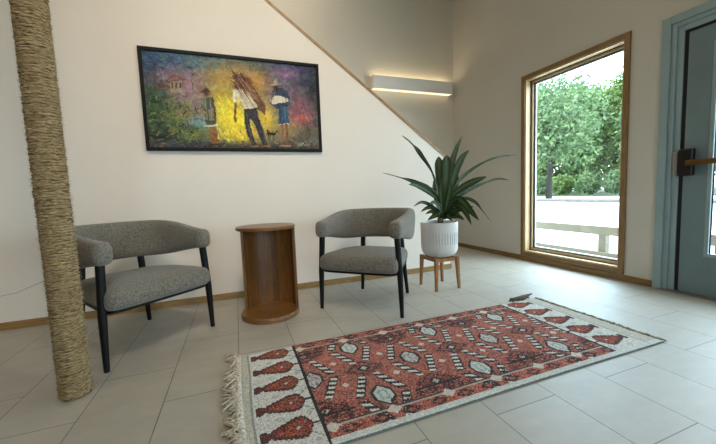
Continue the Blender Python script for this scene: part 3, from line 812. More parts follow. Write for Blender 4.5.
# lattice
P2 = 0.268
kcol = np.round((U-0.557)/P2).astype(int); uc = 0.557 + kcol*P2
odd = (kcol % 2) != 0
du = U-uc
def diamond_for(cu, cv, splotchy, clip):
    du_ = U-cu; dv_ = V_-cv; ad = np.abs(du_); av = np.abs(dv_)
    m = field & clip
    # toothed bars
    q = ad + (av-0.015)*0.45      # constant along the bar
    bar = (q > 0.080) & (q < 0.128) & (av > 0.012) & (av < 0.178) & (ad > 0.022)
    teeth = (np.floor((av + ad*0.35*np.sign(dv_*du_)+ 10)/0.0185).astype(int) % 2) == 0
    inner = (q > 0.088) & (q < 0.124)
    put(m & bar, DK); put(m & bar & teeth & inner, (214, 210, 198))
    # centre
    hexo = (ad/0.056 + np.maximum(av-0.026, 0)/0.056) < 1
    hexi = (ad/0.042 + np.maximum(av-0.022, 0)/0.046) < 1
    hexo &= (ad < 0.052); hexi &= (ad < 0.040)
    put(m & hexo, DK); put(m & hexi, (196, 204, 196))
    if splotchy: put(m & hexi & (rng.random(U.shape) < .38), (150, 110, 118))
    else:
        rg = (ad < 0.022) & (av < 0.034) & ~((ad < 0.012) & (av < 0.022)); put(m & rg & (rng.random(U.shape) < .7), (142, 158, 152))
allm = np.ones(U.shape, bool)
# darker mottled grounds at diamond side junctions and tips
for kk in range(-2, 7):
    cu = 0.557 + kk*P2
    for cv in ((VM,) if kk % 2 else (VM+0.2375, VM-0.2375)):
        ad = np.abs(U-cu); av = np.abs(V_-cv)
        # tip motifs
    for cv in ((VM+0.245, VM-0.245) if kk % 2 else (VM,)):
        ad = np.abs(U-cu); av = np.abs(V_-cv)
        put(field & (ad/0.125+av/0.085 < 1) & (rng.random(U.shape) < .45), (112, 78, 76)); put(field & (ad/0.10+av/0.07 < 1) & (ad/0.085+av/0.055 > 1) & (rng.random(U.shape) < .7), (70, 64, 66))
for kk in range(-1, 6):
    cu = 0.557 + kk*P2
    if kk % 2: diamond_for(cu, VM, True, AV < 0.32)
    else:
        diamond_for(cu, VM+0.2375, False, V_ > VM); diamond_for(cu, VM-0.2375, False, V_ < VM)
# small crosses at tips, pale stars in the channels
for kk in range(-2, 7):
    cu = 0.557 + kk*P2
    for cv in ((VM+0.246, VM-0.246) if kk % 2 else (VM,)):
        ad = np.abs(U-cu); av = np.abs(V_-cv); put(field & (ad/0.040+av/0.034 < 1), DK); put(field & (ad/0.019+av/0.018 < 1), (190, 186, 176))
    for cv in (VM+0.104, VM-0.104):
        ad = np.abs(U-cu-P2/2); av = np.abs(V_-cv); put(field & (ad/0.020+av/0.020 < 1), (212, 196, 182))
# dark bracket lines in the odd columns above/below
for kk in range(-1, 6, 2):
    cu = 0.557 + kk*P2; ad = np.abs(U-cu)
    for s in (-1, 1):
        dv = s*VV
        put(field & (ad < 0.125) & (dv > 0.262) & (dv < 0.276), DK)
        put(field & (ad < 0.100) & (dv > 0.212) & (dv < 0.262) & (rng.random(U.shape) < .35), (96, 56, 54))
        put(field & (ad < 0.140) & (ad > 0.030) & (dv > 0.288) & (dv < 0.320) & (rng.random(U.shape) < .5), (84, 62, 60))
# inner border line and outer band
for s in (-1, 1):
    dv = s*VV
    put(field & (dv > 0.336) & (dv < 0.344), (178, 170, 156))
    band = field & (dv >= 0.344)
    put(band & (mott < .25), (132, 70, 62))
    ph = (U-0.42) % 0.134
    put(band & (np.abs(ph-0.067)/0.050+np.abs(dv-0.376)/0.030 < 1) & (rng.random(U.shape) < .8), (72, 64, 66)); put(band & (np.abs(ph-0.067)/0.020+np.abs(dv-0.376)/0.012 < 1), (172, 104, 86))
    put(field & (dv > 0.276) & (dv < 0.336) & (((U-0.30) % 0.067) < 0.022) & (rng.random(U.shape) < .6), (80, 66, 66)); put(field & (dv > 0.326) & (dv < 0.334), (96, 74, 72))
    ph2 = (U-0.557+0.134) % 0.268
    put(field & (np.abs(ph2-0.134)/0.036+np.abs(dv-0.345)/0.030 < 1), (208, 198, 184))
    put(field & (dv > 0.402) & (dv < 0.410), (96, 60, 56))
# black cross lines bounding the field
put((np.abs(U-FL+0.004) < 0.008) | (np.abs(U-FR-0.004) < 0.008), (58, 60, 60))
# cream ends with kites
end = (U < FL-0.011) | (U > FR+0.011)
put(end, CR_)
ue = np.where(U < XC, U, 2.106-U)      # distance-like coordinate from the end
put(end & (rng.random(U.shape) < .12), (176, 172, 160))
for q in range(5):
    cv0 = 1.840 - q*0.161
    tq = np.clip((ue-0.020)/(0.222-0.020), 0, 1)
    cv = cv0 + 0.010*tq
    hw_ = np.where(tq < .12, 0.027, np.where(tq < .20, 0.016, 0.022+0.038*np.clip((tq-.20)/.5, 0, 1)))
    hw_ = hw_*np.where(tq > .86, 0.25+0.75*np.clip((1-tq)/.14, 0, 1)**.8, 1)
    hw_ = hw_ + 0.004*((np.floor(ue/0.0096).astype(int)) % 2)
    av = np.abs(V_-cv); ink = end & (ue > 0.020) & (ue < 0.222) & (av < hw_)
    put(ink, (80, 66, 66)); core = ink & (av < hw_-0.019) & (tq > .25); put(core, (146, 84, 74))
    put(ink & ~core & (av < hw_-0.006) & (rng.random(U.shape) < .45), (122, 66, 62)); put(core & (rng.random(U.shape) < .45), (92, 64, 62)); put(core & (rng.random(U.shape) < .25), (196, 108, 74))
    put(ink & (np.abs(ue-0.165)/0.010+av/0.010 < 1), (190, 190, 184))
    put(end & (ue >= 0.222) & (ue < 0.252) & (av < 0.006), (70, 68, 68))
    wz = np.clip((ue-0.18)/0.07, 0, 1); put(end & (ue > .18) & (ue < .252) & (np.abs(np.abs(V_-cv)-0.078*wz-0.006) < 0.0032) & (rng.random(U.shape) < .7), (128, 126, 120))
    cg = cv0-0.080; ag = np.abs(V_-cg); r_ = np.abs(ue-0.105)/0.018+ag/0.016
    put(end & (r_ < 1) & (r_ > .55), (166, 164, 156)); r_ = np.abs(ue-0.225)/0.012+ag/0.012; put(end & (r_ < 1) & (r_ > .4), (168, 166, 158))
put(end & (ue > -0.002) & (ue < 0.007), (150, 158, 150)); put(end & (ue <= -0.002), (196, 190, 174))
# near and far selvedges
put((V_ < RY0+0.032) & (U > FL), (206, 208, 198)); put((V_ < RY0+0.005), (110, 112, 106)); put((V_ > RY1-0.008) & (U > FL), (150, 120, 108))
put((V_ > RY1-0.02) & end, (196, 194, 182))
C = C + jit(11)[..., None] + rng.normal(size=C.shape)*4
C = np.clip(C, 0, 255)
root = empty('area_rug', ((RX0+RX1)/2, (RY0+RY1)/2, 0))
tag(root, 'long red and cream woven rug with diamond medallions and a fringed end on the tiles', 'rug')
ox, oy = (RX0+RX1)/2, (RY0+RY1)/2
gx = np.linspace(RX0, RX1, nx_+1)-ox; gy = np.linspace(RY0, RY1, ny_+1)-oy
GX, GY = np.meshgrid(gx, gy)
GZ = 0.0095 + 0.0012*rng.random(GX.shape) + 0.0009*np.sin(GX*9+GY*4)*np.sin(GY*7)
edge = np.minimum.reduce([GX-gx[0], gx[-1]-GX, GY-gy[0], gy[-1]-GY]); GZ = GZ - 0.005*np.clip(1-edge/0.008, 0, 1)
GYw = GY + 0.003*np.sin(GX*3.1+1)*(np.abs(GY)/0.43) ; GXw = GX + 0.004*np.sin(GY*9)*(np.abs(GX)/1.1)**4 + np.clip(-GY, 0, 1)*0.04*np.clip(-GX/1.12, 0, 1)**6*1.0
verts = np.stack([GXw, GYw, GZ], -1).reshape(-1, 3)
i, j = np.mgrid[0:ny_, 0:nx_]; a = (i*(nx_+1)+j).ravel()
faces = np.stack([a, a+1, a+nx_+2, a+nx_+1], 1).tolist()
cols = C.reshape(-1, 3).tolist()
V = verts.tolist(); W = nx_+1
loop = [k for k in range(W)] + [W*(q+1)-1 for q in range(1, ny_+1)] + [W*ny_+k for k in range(nx_-1, -1, -1)] + [W*q for q in range(ny_-1, 0, -1)]
b0 = len(V)
for k in loop: V.append([V[k][0], V[k][1], 0.001])
n_ = len(loop)
for k in range(n_):
    faces.append([loop[k], b0+k, b0+(k+1) % n_, loop[(k+1) % n_]]); cols.append([120, 120, 112])
faces.append([b0+k for k in range(n_)][::-1]); cols.append([120, 100, 90])
o = obj('woven_field', (V, faces), attrmat('rug_wool', 0.95, 0.7, 420, 0.1), root)
at = o.data.attributes.new('Col', 'FLOAT_COLOR', 'FACE')
cc = np.ones((len(cols), 4)); cc[:, :3] = srgb2lin(np.array(cols)); at.data.foreach_set('color', cc.ravel())
# fringe: twisted tassels
def fringe(x0, sgn, n, length, col, droop, seedv, rr=0.0028):
    random.seed(seedv); bm = bmesh.new()
    for k in range(n):
        y = RY0-oy+0.006 + (RY1-RY0-0.012)*(k+.5)/n
        for s in range(3):
            l = length*random.uniform(.45, 1.2)*(0.8+0.25*math.sin(y*31+s)); yy_ = y+random.uniform(-.004, .004); k_f = min(1.0, length/0.07); c1_, c2_ = random.uniform(-.016, .016)*k_f, random.uniform(-.045, .045)*(1 if random.random() < .6 else 1.8)*k_f
            sh = 0.04*max(0, -yy_) if sgn < 0 else 0
            pts = [(x0+sh, yy_, 0.008), (x0+sh+sgn*l*.3, yy_+c1_, 0.011+random.uniform(0, .007)), (x0+sh+sgn*l*.65, yy_+c2_*.6, 0.007+random.uniform(0, .010)), (x0+sh+sgn*l, yy_+c2_, 0.0045+random.uniform(0, .005))]
            tube(bm, catmull(pts, 3), [rr*random.uniform(.7, 1.2) for _ in range(10)], 5)
    return obj('fringe', bm, col, root, smooth=True)
fringe(RX0-ox+0.004, -1, 74, 0.074, plain('cream_fringe', rgb(200, 190, 172), 0.95, 0.25, 90), 0, 3, 0.0046)
fr2 = fringe(RX1-ox-0.004, 1, 44, 0.030, plain('faded_fringe', rgb(176, 166, 146), 0.9, 0.4, 40), 0, 5, 0.0040)
fr2['label'] = 'short matted grey-brown fringe'
random.seed(9); bm = bmesh.new()
for k in range(16):
    a = [(1.085+random.uniform(-.20, -.05)+q*random.uniform(.02, .035), 0.437+random.uniform(-.018, .022), 0.012+random.uniform(0, .022)) for q in range(4)]
    tube(bm, catmull(a, 3), random.uniform(.004, .0075), 6)
obj('knotted_tassel', bm, plain('dark_tassel', rgb(96, 84, 68), 0.95, 0.4, 60), root, smooth=True)['label'] = 'dark tangled tassel at the far corner'
random.seed(7)

# ------------------------------------------------------------------ plant stand, pot and plant
SX, SY = 1.75, 2.565
root = empty('plant_stand', (SX, SY, 0))
tag(root, 'small wooden four-legged stand holding the white plant pot', 'plant stand')
for a, b_ in ((-1,-1),(1,-1),(1,1),(-1,1)):
    bm = bmesh.new(); frustum(bm, (a*0.122, b_*0.132, 0), (a*0.110, b_*0.120, 0.298), (0.011, 0.011), (0.0165, 0.0165), 0.003)
    obj('leg', bm, M_standwood, root)
bm = bmesh.new()
for s in (-1, 1):
    frustum(bm, (0, s*0.119, 0.262), (0, s*0.118, 0.292), (0.095, 0.009), (0.094, 0.009), 0.001)
    frustum(bm, (s*0.109, 0, 0.262), (s*0.108, 0, 0.292), (0.009, 0.104), (0.009, 0.103), 0.001)
obj('top_rail', bm, M_standwood, root)
bm = bmesh.new(); frustum(bm, (0, 0, 0.268), (0, 0, 0.2915), (0.100, 0.014), (0.100, 0.014)); frustum(bm, (0, 0, 0.2685), (0, 0, 0.291), (0.014, 0.110), (0.014, 0.110))
obj('cross_bar', bm, M_standwood, root)

root = empty('potted_plant', (SX+0.006, SY, 0.2925))
tag(root, 'tall corn plant with strappy striped green leaves in a white ribbed ceramic pot', 'potted plant')
prof = [(0.0, 0.0), (0.08, 0.0), (0.098, 0.003), (0.125, 0.014), (0.145, 0.032), (0.157, 0.058), (0.1615, 0.085), (0.163, 0.125), (0.164, 0.225), (0.165, 0.245), (0.166, 0.318), (0.164, 0.322), (0.158, 0.322), (0.156, 0.318), (0.155, 0.285)]
bm = bmesh.new(); n = 240; rings = []
for r_, z in prof:
    ring = []
    for k in range(n):
        rr = r_*1.03 + 0.0
        if 0.12 < z < 0.23 and k % 6 == 0: rr -= 0.003
        ring.append(bm.verts.new((rr*math.cos(2*math.pi*k/n), rr*math.sin(2*math.pi*k/n), z)) if r_ > 0 else None)
    rings.append(ring)
rings = rings[1:]
for i_ in range(len(rings)-1):
    for k in range(n):
        f = bm.faces.new((rings[i_][k], rings[i_][(k+1) % n], rings[i_+1][(k+1) % n], rings[i_+1][k]))
        if i_ == 6 and (k % 6 == 0): f.material_index = 1
bm.faces.new(rings[0][::-1])
obj('pot', bm, [M_pot, M_groove], root, angle=35)
bm = bmesh.new(); lathe(bm, [(0.157, 0.280), (0.157, 0.292)], 48, cap=True); obj('soil', bm, M_soil, root)
plantroot = root
def leafmat():
    m, nt, b = newmat('corn_plant_leaf')
    uv = N(nt, 'ShaderNodeAttribute'); uv.attribute_name = 'across'
    cr = N(nt, 'ShaderNodeValToRGB'); cr.color_ramp.elements[0].position = 0.15; cr.color_ramp.elements[1].position = 0.55
    cr.color_ramp.elements[0].color = rgb(72, 94, 42); cr.color_ramp.elements[1].color = rgb(34, 54, 29)
    L(nt, uv.outputs['Fac'], cr.inputs[0])
    tc = N(nt, 'ShaderNodeTexCoord'); no = N(nt, 'ShaderNodeTexNoise'); no.inputs['Scale'].default_value = 9; L(nt, tc.outputs['Object'], no.inputs['Vector'])
    mr = N(nt, 'ShaderNodeMapRange'); mr.inputs['To Min'].default_value = 0.6; mr.inputs['To Max'].default_value = 1.3; L(nt, no.outputs['Fac'], mr.inputs['Value'])
    mx = N(nt, 'ShaderNodeMix', data_type='RGBA', blend_type='MULTIPLY'); mx.inputs[0].default_value = 1
    L(nt, cr.outputs[0], mx.inputs[6]); L(nt, mr.outputs[0], mx.inputs[7]); L(nt, mx.outputs[2], b.inputs['Base Color'])
    b.inputs['Roughness'].default_value = 0.42; b.inputs['Specular IOR Level'].default_value = 0.35
    return m
M_leaf = leafmat()
depth0 = (Vector((SX, SY, 0.75))-CP).dot(CF)
def at(u, v, dd):
    d = CR*((u-358)/F) + CD*((v-222)/F) + CF
    return CP + d*(depth0+dd)
ORG = Vector((SX, SY, 0.292))
def leaf(pts, width, face=0.5, wave=0.0, tipw=0.12, peak=0.5, stripe=1.0, ripple=0):
    """pts: world points root->tip; width in metres; face 0..1 how broadside"""
    n = 9; P = catmull(pts, n); K_ = len(P)-1; Vv, Ff, ac = [], [], []
    side0 = None
    for i_, p in enumerate(P):
        t = i_/K_
        tg = (P[min(i_+1, K_)]-P[max(i_-1, 0)]).normalized()
        vw = (p-CP).normalized()
        s1 = tg.cross(vw).normalized(); s2 = tg.cross(s1).normalized()
        ang = face + wave*math.sin(t*9)
        sd = (s1*math.cos(ang)+s2*math.sin(ang)).normalized(); nn = tg.cross(sd).normalized()
        w = width*0.5*(0.20+0.80*math.sin(math.pi*min(1, t/peak/2))**1.4 if t < peak else math.cos((t-peak)/(1-peak)*math.pi/2)**0.75)
        if ripple: w *= 0.42+0.58*abs(math.sin(t*math.pi*ripple))
        w = max(w, 0.0015)
        for q in (-1, -.5, 0, .5, 1):
            Vv.append(tuple(p + sd*w*q + nn*(abs(q)*w*0.35) - ORG)); ac.append(abs(q)*stripe+(1-stripe))
    for i_ in range(K_):
        for q in range(4): a_ = i_*5+q; Ff.append((a_, a_+1, a_+6, a_+5))
    o = obj('leaf', (Vv, Ff), M_leaf, root, smooth=True)
    at_ = o.data.attributes.new('across', 'FLOAT', 'POINT'); at_.data.foreach_set('value', ac)
    sm = o.modifiers.new('thickness', 'SOLIDIFY'); sm.thickness = 0.0012
B = (441.5, 216)
LV = [ # image points root->tip, tip depth offset, width m, face angle, wave, peak
 ([(440,214),(437,192),(431,171),(421,155),(411,144),(401,135.5)], -0.10, .040, .2, .9, .65),
 ([(440,214),(438,197),(428,187),(415,182),(398,177.5),(382,173)], -0.18, .038, .3, .9, .5),
 ([(440,214),(437,200),(428,191),(417,185.5),(408,184.5)], -0.22, .056, .25, .1, .62),
 ([(440,218),(436,212),(430,205.5),(421,202.5),(413,206.5)], -0.28, .030, .3, .1, .55),
 ([(441,218),(440,195),(439,175),(438,156.5)], 0.06, .078, .2, .0, .82),
 ([(443,218),(445,195),(446,175),(446,155)], -0.05, .090, .15, .0, .84),
 ([(444,216),(447,190),(451,164),(456,148),(462,135.5)], 0.12, .052, .3, .1, .4),
 ([(444,216),(449,192),(454,174),(461,158),(468.5,150)], -0.02, .058, .35, .1, .6),
 ([(444,212),(450,194),(459,180),(472,169),(488,160),(501,156),(517.5,154.3)], 0.22, .036, .5, .5, .62),
 ([(444,214),(450,198),(460,188.5),(473,181),(486,176.5)], -0.15, .062, .45, .1, .68),
 ([(445,212),(456,199),(470,189),(484,183),(496,178.5),(509,179.5)], 0.20, .040, .6, .3, .66),
 ([(445,212),(453,200),(464,197.5),(475,202),(482,210),(490.5,221.5)], 0.04, .032, .9, .4, .5),
 ([(445,214),(451,203),(459,199),(469,209),(478.5,220.5)], -0.20, .060, .3, .1, .62),
 ([(445,216),(452,206),(460,206),(466,213),(471,225)], -0.28, .052, .4, .1, .55),
 ([(442,216),(439,208),(434,203.5),(429,204)], -0.26, .050, .6, .0, .55),
 ([(443,219),(440,214),(434,216.5),(427,220.5)], -0.22, .050, .5, .0, .5),
 ([(443,219),(450,212),(457,209.5),(466,208.5)], -0.12, .050, .5, .0, .55),
 ([(442,218),(446,205),(449,192),(450,180)], -0.14, .050, .3, .0, .6),
 ([(442,218),(441,205),(440,190),(441,178)], -0.16, .044, .3, .0, .6),
 ([(443,219),(451,216),(458,216),(464,220)], -0.05, .046, .5, .0, .5),
 ([(442,219),(437,215),(431,212),(425,214)], 0.05, .040, .5, .0, .5),
 ([(443,218),(448,208),(455,202),(463,200)], 0.18, .046, .5, .0, .6),
 ([(442,219),(446,214),(448,216),(452,221.5)], -0.20, .044, .5, .0, .5),
 ([(442,216),(437,204),(434,192),(433,180)], 0.10, .044, .4, .1, .6),
 ([(444,216),(452,200),(461,192),(468,188)], 0.05, .050, .5, .1, .6),
 ([(443,218),(436,210),(428,208),(420,212)], -0.10, .038, .5, .0, .55),
 ([(444,218),(454,211),(462,206),(474,207)], 0.12, .042, .6, .0, .55),
 ([(443,216),(447,202),(455,186),(457,172)], 0.10, .044, .3, .1, .6),
 ([(443,219),(447,215),(455,213),(461,217)], -0.24, .050, .6, .0, .55),
]
for pts, dd, w, fc, wv, pk in LV:
    K_ = len(pts)-1
    leaf([at(u, v, dd*(i_/K_)) for i_, (u, v) in enumerate(pts)], w*1.12, fc, wv, peak=pk, ripple=2.6 if wv > .8 else (1.6 if wv in (.5, .3) else 0))
bm = bmesh.new(); tube(bm, [(0.0, 0, 0.285), (0.005, 0.0, 0.36), (0.002, 0, 0.46)], [0.018, 0.016, 0.010], 12); tube(bm, [(0.02, -0.02, 0.285), (0.028, -0.02, 0.38)], [0.012, 0.008], 10)
obj('stem', bm, plain('cane_stem', rgb(110, 98, 66), 0.8, 0.2, 40), root, smooth=True)

# ------------------------------------------------------------------ outside
GZ0_ = -0.095
bm = bmesh.new(); box(bm, XR+TW, 90, -60, 90, GZ0_-0.3, GZ0_); tag(obj('ground', bm, plain('pale_concrete', rgb(205, 203, 198), 0.9, 0.05, 1.5)), kind='structure')
bm = bmesh.new(); box(bm, -60, XR+TW, -60, YB-TW, GZ0_-0.3, GZ0_); tag(obj('ground_rear', bm, plain('pale_paving', rgb(190, 188, 180), 0.9, 0.05, 1.5)), kind='structure')
bm = bmesh.new(); box(bm, 19.0, 19.35, -40, 60, GZ0_, GZ0_+0.14, 0.02); box(bm, 19.35, 22.2, 8, 60, GZ0_, GZ0_+0.10)
tag(obj('kerb', bm, plain('grey_kerb_gravel', rgb(70, 70, 64), 0.95, 0.25, 3)), kind='structure')
bm = bmesh.new(); box(bm, 29.2, 70, -30, 80, GZ0_, GZ0_+0.12); tag(obj('verge', bm, plain('grass_verge', rgb(50, 66, 36), 0.95, 0.3, 2)), kind='structure')
root = empty('deck_railing', (4.75, 3.0, GZ0_)); tag(root, 'low weathered timber rail with a square post just outside the window', 'railing')
bm = bmesh.new(); box(bm, -0.02, 0.02, -1.6, 2.6, 0.295, 0.415, 0.004); obj('top_rail', bm, M_rail, root)
for y in (-1.15, 0.05, 1.27, 2.45):
    bm = bmesh.new(); box(bm, 0.021, 0.111, y-0.05, y+0.05, 0, 0.40, 0.004); obj('post', bm, M_rail, root)
bm = bmesh.new(); box(bm, -0.02, 0.02, -1.6, 2.6, 0.001, 0.055, 0.003); obj('bottom_rail', bm, M_rail, root)

def foliagemat(name, a, b_, c):
    m, nt, b = newmat(name)
    g = N(nt, 'ShaderNodeNewGeometry'); cr = N(nt, 'ShaderNodeValToRGB')
    cr.color_ramp.elements[0].color = a; cr.color_ramp.elements[1].color = c; e = cr.color_ramp.elements.new(0.5); e.color = b_
    L(nt, g.outputs['Random Per Island'], cr.inputs[0]); L(nt, cr.outputs[0], b.inputs['Base Color'])
    b.inputs['Roughness'].default_value = 0.6
    out = [n_ for n_ in nt.nodes if n_.type == 'OUTPUT_MATERIAL'][0]
    tl = N(nt, 'ShaderNodeBsdfTranslucent'); L(nt, cr.outputs[0], tl.inputs[0]); mx = N(nt, 'ShaderNodeMixShader'); mx.inputs[0].default_value = 0.4
    L(nt, b.outputs[0], mx.inputs[1]); L(nt, tl.outputs[0], mx.inputs[2]); L(nt, mx.outputs[0], out.inputs[0])
    return m
FM = [foliagemat('leaves_blue_green', rgb(56, 78, 50), rgb(74, 97, 58), rgb(99, 121, 76)),
      foliagemat('leaves_yellow_green', rgb(62, 84, 42), rgb(82, 105, 50), rgb(110, 127, 66)),
      foliagemat('leaves_mid_green', rgb(58, 82, 46), rgb(76, 101, 55), rgb(102, 122, 70))]
def crown(cx, cy, cz, rx, ry, rz, n, size, seedv):
    g = np.random.default_rng(seedv)
    nc = 70
    d = g.normal(size=(nc, 3)); d /= np.linalg.norm(d, axis=1)[:, None]
    cen = d*(g.random(nc)[:, None]**0.4)*np.array([rx, ry, rz])*0.8
    idx = g.integers(0, nc, n); e = g.normal(size=(n, 3)); e /= np.linalg.norm(e, axis=1)[:, None]
    p = cen[idx] + e*(0.55+0.45*g.random(n))[:, None]*np.array([rx, ry, rz])*0.34
    p += np.array([cx, cy, cz]); p[:, 2] = np.maximum(p[:, 2], 0.15)
    a = g.normal(size=(n, 3)); a /= np.linalg.norm(a, axis=1)[:, None]; b = np.cross(a, g.normal(size=(n, 3))); b /= np.linalg.norm(b, axis=1)[:, None]
    s = size*(0.6+0.8*g.random(n))[:, None]
    V = np.stack([p-a*s, p-b*s*.5, p+a*s, p+b*s*.5], 1).reshape(-1, 3)
    k = np.arange(n)*4; Fc = np.stack([k, k+1, k+2, k+3], 1)
    return V.tolist(), Fc.tolist()
def tree(name, label, x, y, h, rad, base, mi, seedv, n=7000, size=0.22, group='trees beyond the paved yard'):
    r_ = empty(name, (x, y, GZ0_)); tag(r_, label, 'tree', group)
    bm = bmesh.new(); g = random.Random(seedv)
    tube(bm, [(0, 0, 0), (0.1, 0, h*.3), (0, 0.1, h*.75)], [0.24, 0.18, 0.06], 10)
    for k in range(5):
        a = g.uniform(0, 6.28); z = h*g.uniform(.25, .5); tube(bm, [(0, 0, z), (rad*.3*math.cos(a), rad*.3*math.sin(a), z+h*.12), (rad*.6*math.cos(a), rad*.6*math.sin(a), z+h*.26)], [.10, .07, .03], 6)
    obj('trunk', bm, M_bark, r_, smooth=True)
    rz = (h-base)/2
    obj('foliage', crown(0, 0, base+rz, rad, rad, rz, n, size, seedv), FM[mi], r_)
T_ = [(22.6, 18.4, 10.0, 3.7, 1.9, 0, 'nearest leafy tree with its trunk by the kerb, at the left of the window view')]
D_ = lambda x, y: x*CF.x + y*CF.y
k_ = 0
NAMES = ['leafy tree in the front row behind the shrubs, leftmost of that row', 'leafy tree of the front row at the middle of the window view', 'leafy tree of the front row at the right edge of the window view', 'leafy tree in the front row seen through the door glass',
         'tree in the second row, farthest left, behind the trunk by the kerb', 'tree in the second row filling the left half of the window view', 'tree in the second row filling the right half of the window view', 'tree in the second row seen through the door glass',
         'tree crown in the back row, leftmost against the white sky', 'tree crown in the back row above the left half of the window view', 'tree crown in the back row above the middle of the window view', 'tree crown in the back row, tallest at the right of the window view']
for x, r_, ys_ in ((34.5, 2.35, (29.2, 23.9, 18.6, 13.3)), (41.0, 3.0, (36.4, 30.3, 24.2, 18.1)), (48.2, 3.3, (41.0, 34.3, 27.6, 20.9))):
    for y in ys_:
        el = 0.325 + 0.055*(1 - min(1, max(0, (y/x-0.52)/0.36)))
        h_ = 1.0 + D_(x, y)*el*(0.90 if x < 40 else (0.97 if x < 45 else 1.0))
        T_.append((x, y, h_, r_, 0.25, (1, 2, 0)[k_ % 3], NAMES[k_])); k_ += 1
for k, (x, y, h, rd, bs, mi, lb) in enumerate(T_):
    tree('leafy_tree', lb, x, y, h, rd, bs, mi, 40+k, 9500 if k else 6500, 0.24 if k else 0.15)
SH = ['taller hedge bush behind the low shrubs, first from the left', 'taller hedge bush behind the low shrubs, second from the left', 'taller hedge bush behind the low shrubs, third from the left', 'taller hedge bush behind the low shrubs, at the right edge of the window view', 'low rounded shrub at the far left of the verge', 'low rounded shrub second from the left on the verge', 'low rounded shrub third from the left on the verge', 'low rounded shrub fourth from the left on the verge', 'low rounded shrub at the right edge of the window view', 'low rounded shrub hidden from the window but seen toward the door']
for k, (x, y) in enumerate(((37.7, 32.6), (37.7, 29.3), (37.7, 26.0), (37.7, 22.7), (30.6, 28.1), (30.6, 25.7), (30.6, 23.3), (30.6, 20.9), (30.6, 18.5), (30.6, 13.6))):
    q_ = 1.4 if k < 4 else 1.0
    r_ = empty('hedge_shrub', (x, y, GZ0_)); tag(r_, SH[k], 'shrub', 'shrubs along the verge')
    obj('foliage', crown(0, 0, 1.1*q_, 1.0 if k < 4 else 1.12, (1.15 if k < 4 else 1.0)*q_, 1.1*q_, 3600, 0.14, 90+k), FM[(k+1) % 3], r_)
    bm = bmesh.new(); tube(bm, [(0, 0, 0), (0.05, 0, 0.9)], [.06, .03], 8); obj('stem', bm, M_bark, r_)

# ------------------------------------------------------------------ light
w = bpy.data.worlds.new('world'); scene.world = w; w.use_nodes = True
nt = w.node_tree; nt.nodes.clear()
out = N(nt, 'ShaderNodeOutputWorld'); bg = N(nt, 'ShaderNodeBackground')
tc = N(nt, 'ShaderNodeTexCoord'); no = N(nt, 'ShaderNodeTexNoise'); no.inputs['Scale'].default_value = 2.5; no.inputs['Detail'].default_value = 5
L(nt, tc.outputs['Generated'], no.inputs['Vector'])
cr = N(nt, 'ShaderNodeValToRGB'); cr.color_ramp.elements[0].color = (0.52, 0.77, 1.0, 1); cr.color_ramp.elements[1].color = (0.74, 0.88, 1.0, 1)
cr.color_ramp.elements[0].position = .35; cr.color_ramp.elements[1].position = .65
L(nt, no.outputs['Fac'], cr.inputs[0]); L(nt, cr.outputs[0], bg.inputs[0]); bg.inputs[1].default_value = 13.0; L(nt, bg.outputs[0], out.inputs[0])

def area(name, loc, rot, sx, sy, power=0, col=(1, 1, 1), portal=False):
    l = bpy.data.lights.new(name, 'AREA'); l.shape = 'RECTANGLE'; l.size = sx; l.size_y = sy; l.energy = power; l.color = col
    if portal: l.cycles.is_portal = True
    o = bpy.data.objects.new(name, l); o.location = loc; o.rotation_euler = rot; COL.objects.link(o); return o
for nm, h in (('a', WIN), ('b', ADDED_WIN2), ('c', ADDED_WIN3), ('d', (G0, G1, GZ0, GZ1))):
    area('daylight_portal', (XR+TW+0.02, (h[0]+h[1])/2, (h[2]+h[3])/2), (0, R(90), 0), h[3]-h[2], h[1]-h[0], portal=True)
area('daylight_portal', ((REAR[0]+REAR[1])/2, YB-TW-0.02, (REAR[2]+REAR[3])/2), (R(90), 0, 0), REAR[1]-REAR[0], REAR[3]-REAR[2], portal=True)
sun = bpy.data.lights.new('sun', 'SUN'); sun.energy = 5.5; sun.angle = R(3); sun.color = (1, 0.96, 0.88)
so = bpy.data.objects.new('sun', sun); COL.objects.link(so)
so.rotation_euler = Vector((0.55, 0.25, -0.85)).to_track_quat('-Z', 'Y').to_euler()

root = empty('added_track_light', (0.7, -0.3, ZC)); tag(root, 'added black ceiling track with two spot heads brightening the painting wall, outside the view', 'added track light')  # unseen spots, added to brighten the front wall
bm = bmesh.new(); box(bm, -0.9, 0.9, -0.018, 0.018, -0.035, -0.001, 0.003); obj('track', bm, M_blackmetal, root)
for hx, tx in ((-0.55, 0.0), (0.6, 1.0)):
    d_ = (Vector((tx, YA, 1.6)) - Vector((0.7+hx, -0.3, ZC-0.16))).normalized()
    bm = bmesh.new(); tube(bm, [(hx, 0, -0.03), (hx, 0, -0.15)], 0.008, 8); c_ = Vector((hx, 0, -0.16)); tube(bm, [c_-d_*0.08, c_+d_*0.08], 0.05, 20); obj('fill_spot_head', bm, M_blackmetal, root, angle=40)
    l = bpy.data.lights.new('fill_spot_lamp', 'SPOT'); l.energy = 235 if hx < 0 else 80; l.color = (1.0, 0.89, 0.74); l.spot_size = R(70); l.spot_blend = 1.0; l.shadow_soft_size = 0.25
    o = bpy.data.objects.new('fill_spot_lamp', l); o.location = Vector((0.7+hx, -0.3, ZC-0.16)) + d_*0.36; o.rotation_euler = d_.to_track_quat('-Z', 'Y').to_euler(); COL.objects.link(o)
r_ = empty('added_ceiling_light', (0.6, 3.7, ZC)); tag(r_, 'added round warm ceiling light brightening the stairwell, outside the view', 'ceiling light')  # unseen lamp, added to lift the stairwell wall
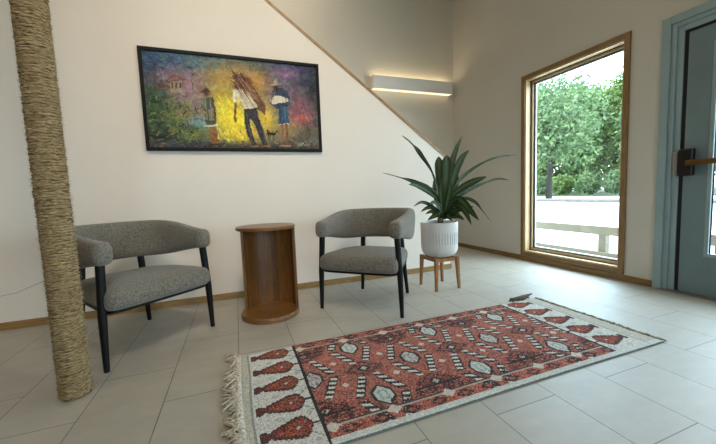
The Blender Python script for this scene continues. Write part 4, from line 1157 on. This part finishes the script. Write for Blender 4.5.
bm = bmesh.new(); lathe(bm, [(0.15, -0.001), (0.16, -0.012), (0.14, -0.014), (0.135, -0.001)], 32); obj('trim_ring', bm, M_white_metal, r_, smooth=True)
l = bpy.data.lights.new('stairwell_fill_lamp', 'AREA'); l.shape = 'DISK'; l.size = 0.26; l.energy = 17; l.color = (1.0, 0.88, 0.70)
o = bpy.data.objects.new('stairwell_fill_lamp', l); o.location = (0.6, 3.7, ZC-0.016); COL.objects.link(o)
for x, y in ((-2.0, 0.9), (0.4, 0.9), (-2.0, -1.6), (0.4, -1.6)):  # unseen ceiling lamps, added as warm fill
    r_ = empty('added_ceiling_light', (x, y, ZC)); tag(r_, 'added round warm ceiling light filling the room, outside the view', 'ceiling light', 'added ceiling fill lights')
    bm = bmesh.new(); lathe(bm, [(0.15, -0.001), (0.16, -0.012), (0.14, -0.014), (0.135, -0.001)], 32); obj('trim_ring', bm, M_white_metal, r_, smooth=True)
    bm = bmesh.new(); lathe(bm, [(0.134, -0.004), (0.134, -0.006)], 32, cap=True); obj('lens', bm, emit('warm_fill_lens', (1, .84, .62, 1), 3.0), r_)
    l = bpy.data.lights.new('warm_fill_lamp', 'AREA'); l.shape = 'DISK'; l.size = 0.26; l.energy = 9; l.color = (1.0, 0.80, 0.56)
    o = bpy.data.objects.new('warm_fill_lamp', l); o.location = (x, y, ZC-0.016); COL.objects.link(o)
def under(child, parent_name, root_name):
    r_ = bpy.data.objects[root_name]
    p_ = [c for c in r_.children if c.name.split('.')[0] == parent_name][-1]
    for c in [c for c in r_.children if c.name.split('.')[0] == child]: c.parent = p_
bpy.context.view_layer.update()
under('soil', 'pot', 'potted_plant'); under('knotted_tassel', 'fringe', 'area_rug'); under('care_tag', 'seat', 'armchair')
under('upper_diffuser', 'housing', 'wall_light'); under('lower_diffuser', 'housing', 'wall_light'); under('stray_strand', 'rope_wrap', 'sisal_wrapped_post')
scene.view_settings.view_transform = 'Standard'; scene.view_settings.look = 'None'
scene.view_settings.gamma = 1.0; scene.view_settings.use_curve_mapping = False
scene.view_settings.exposure = 0.0
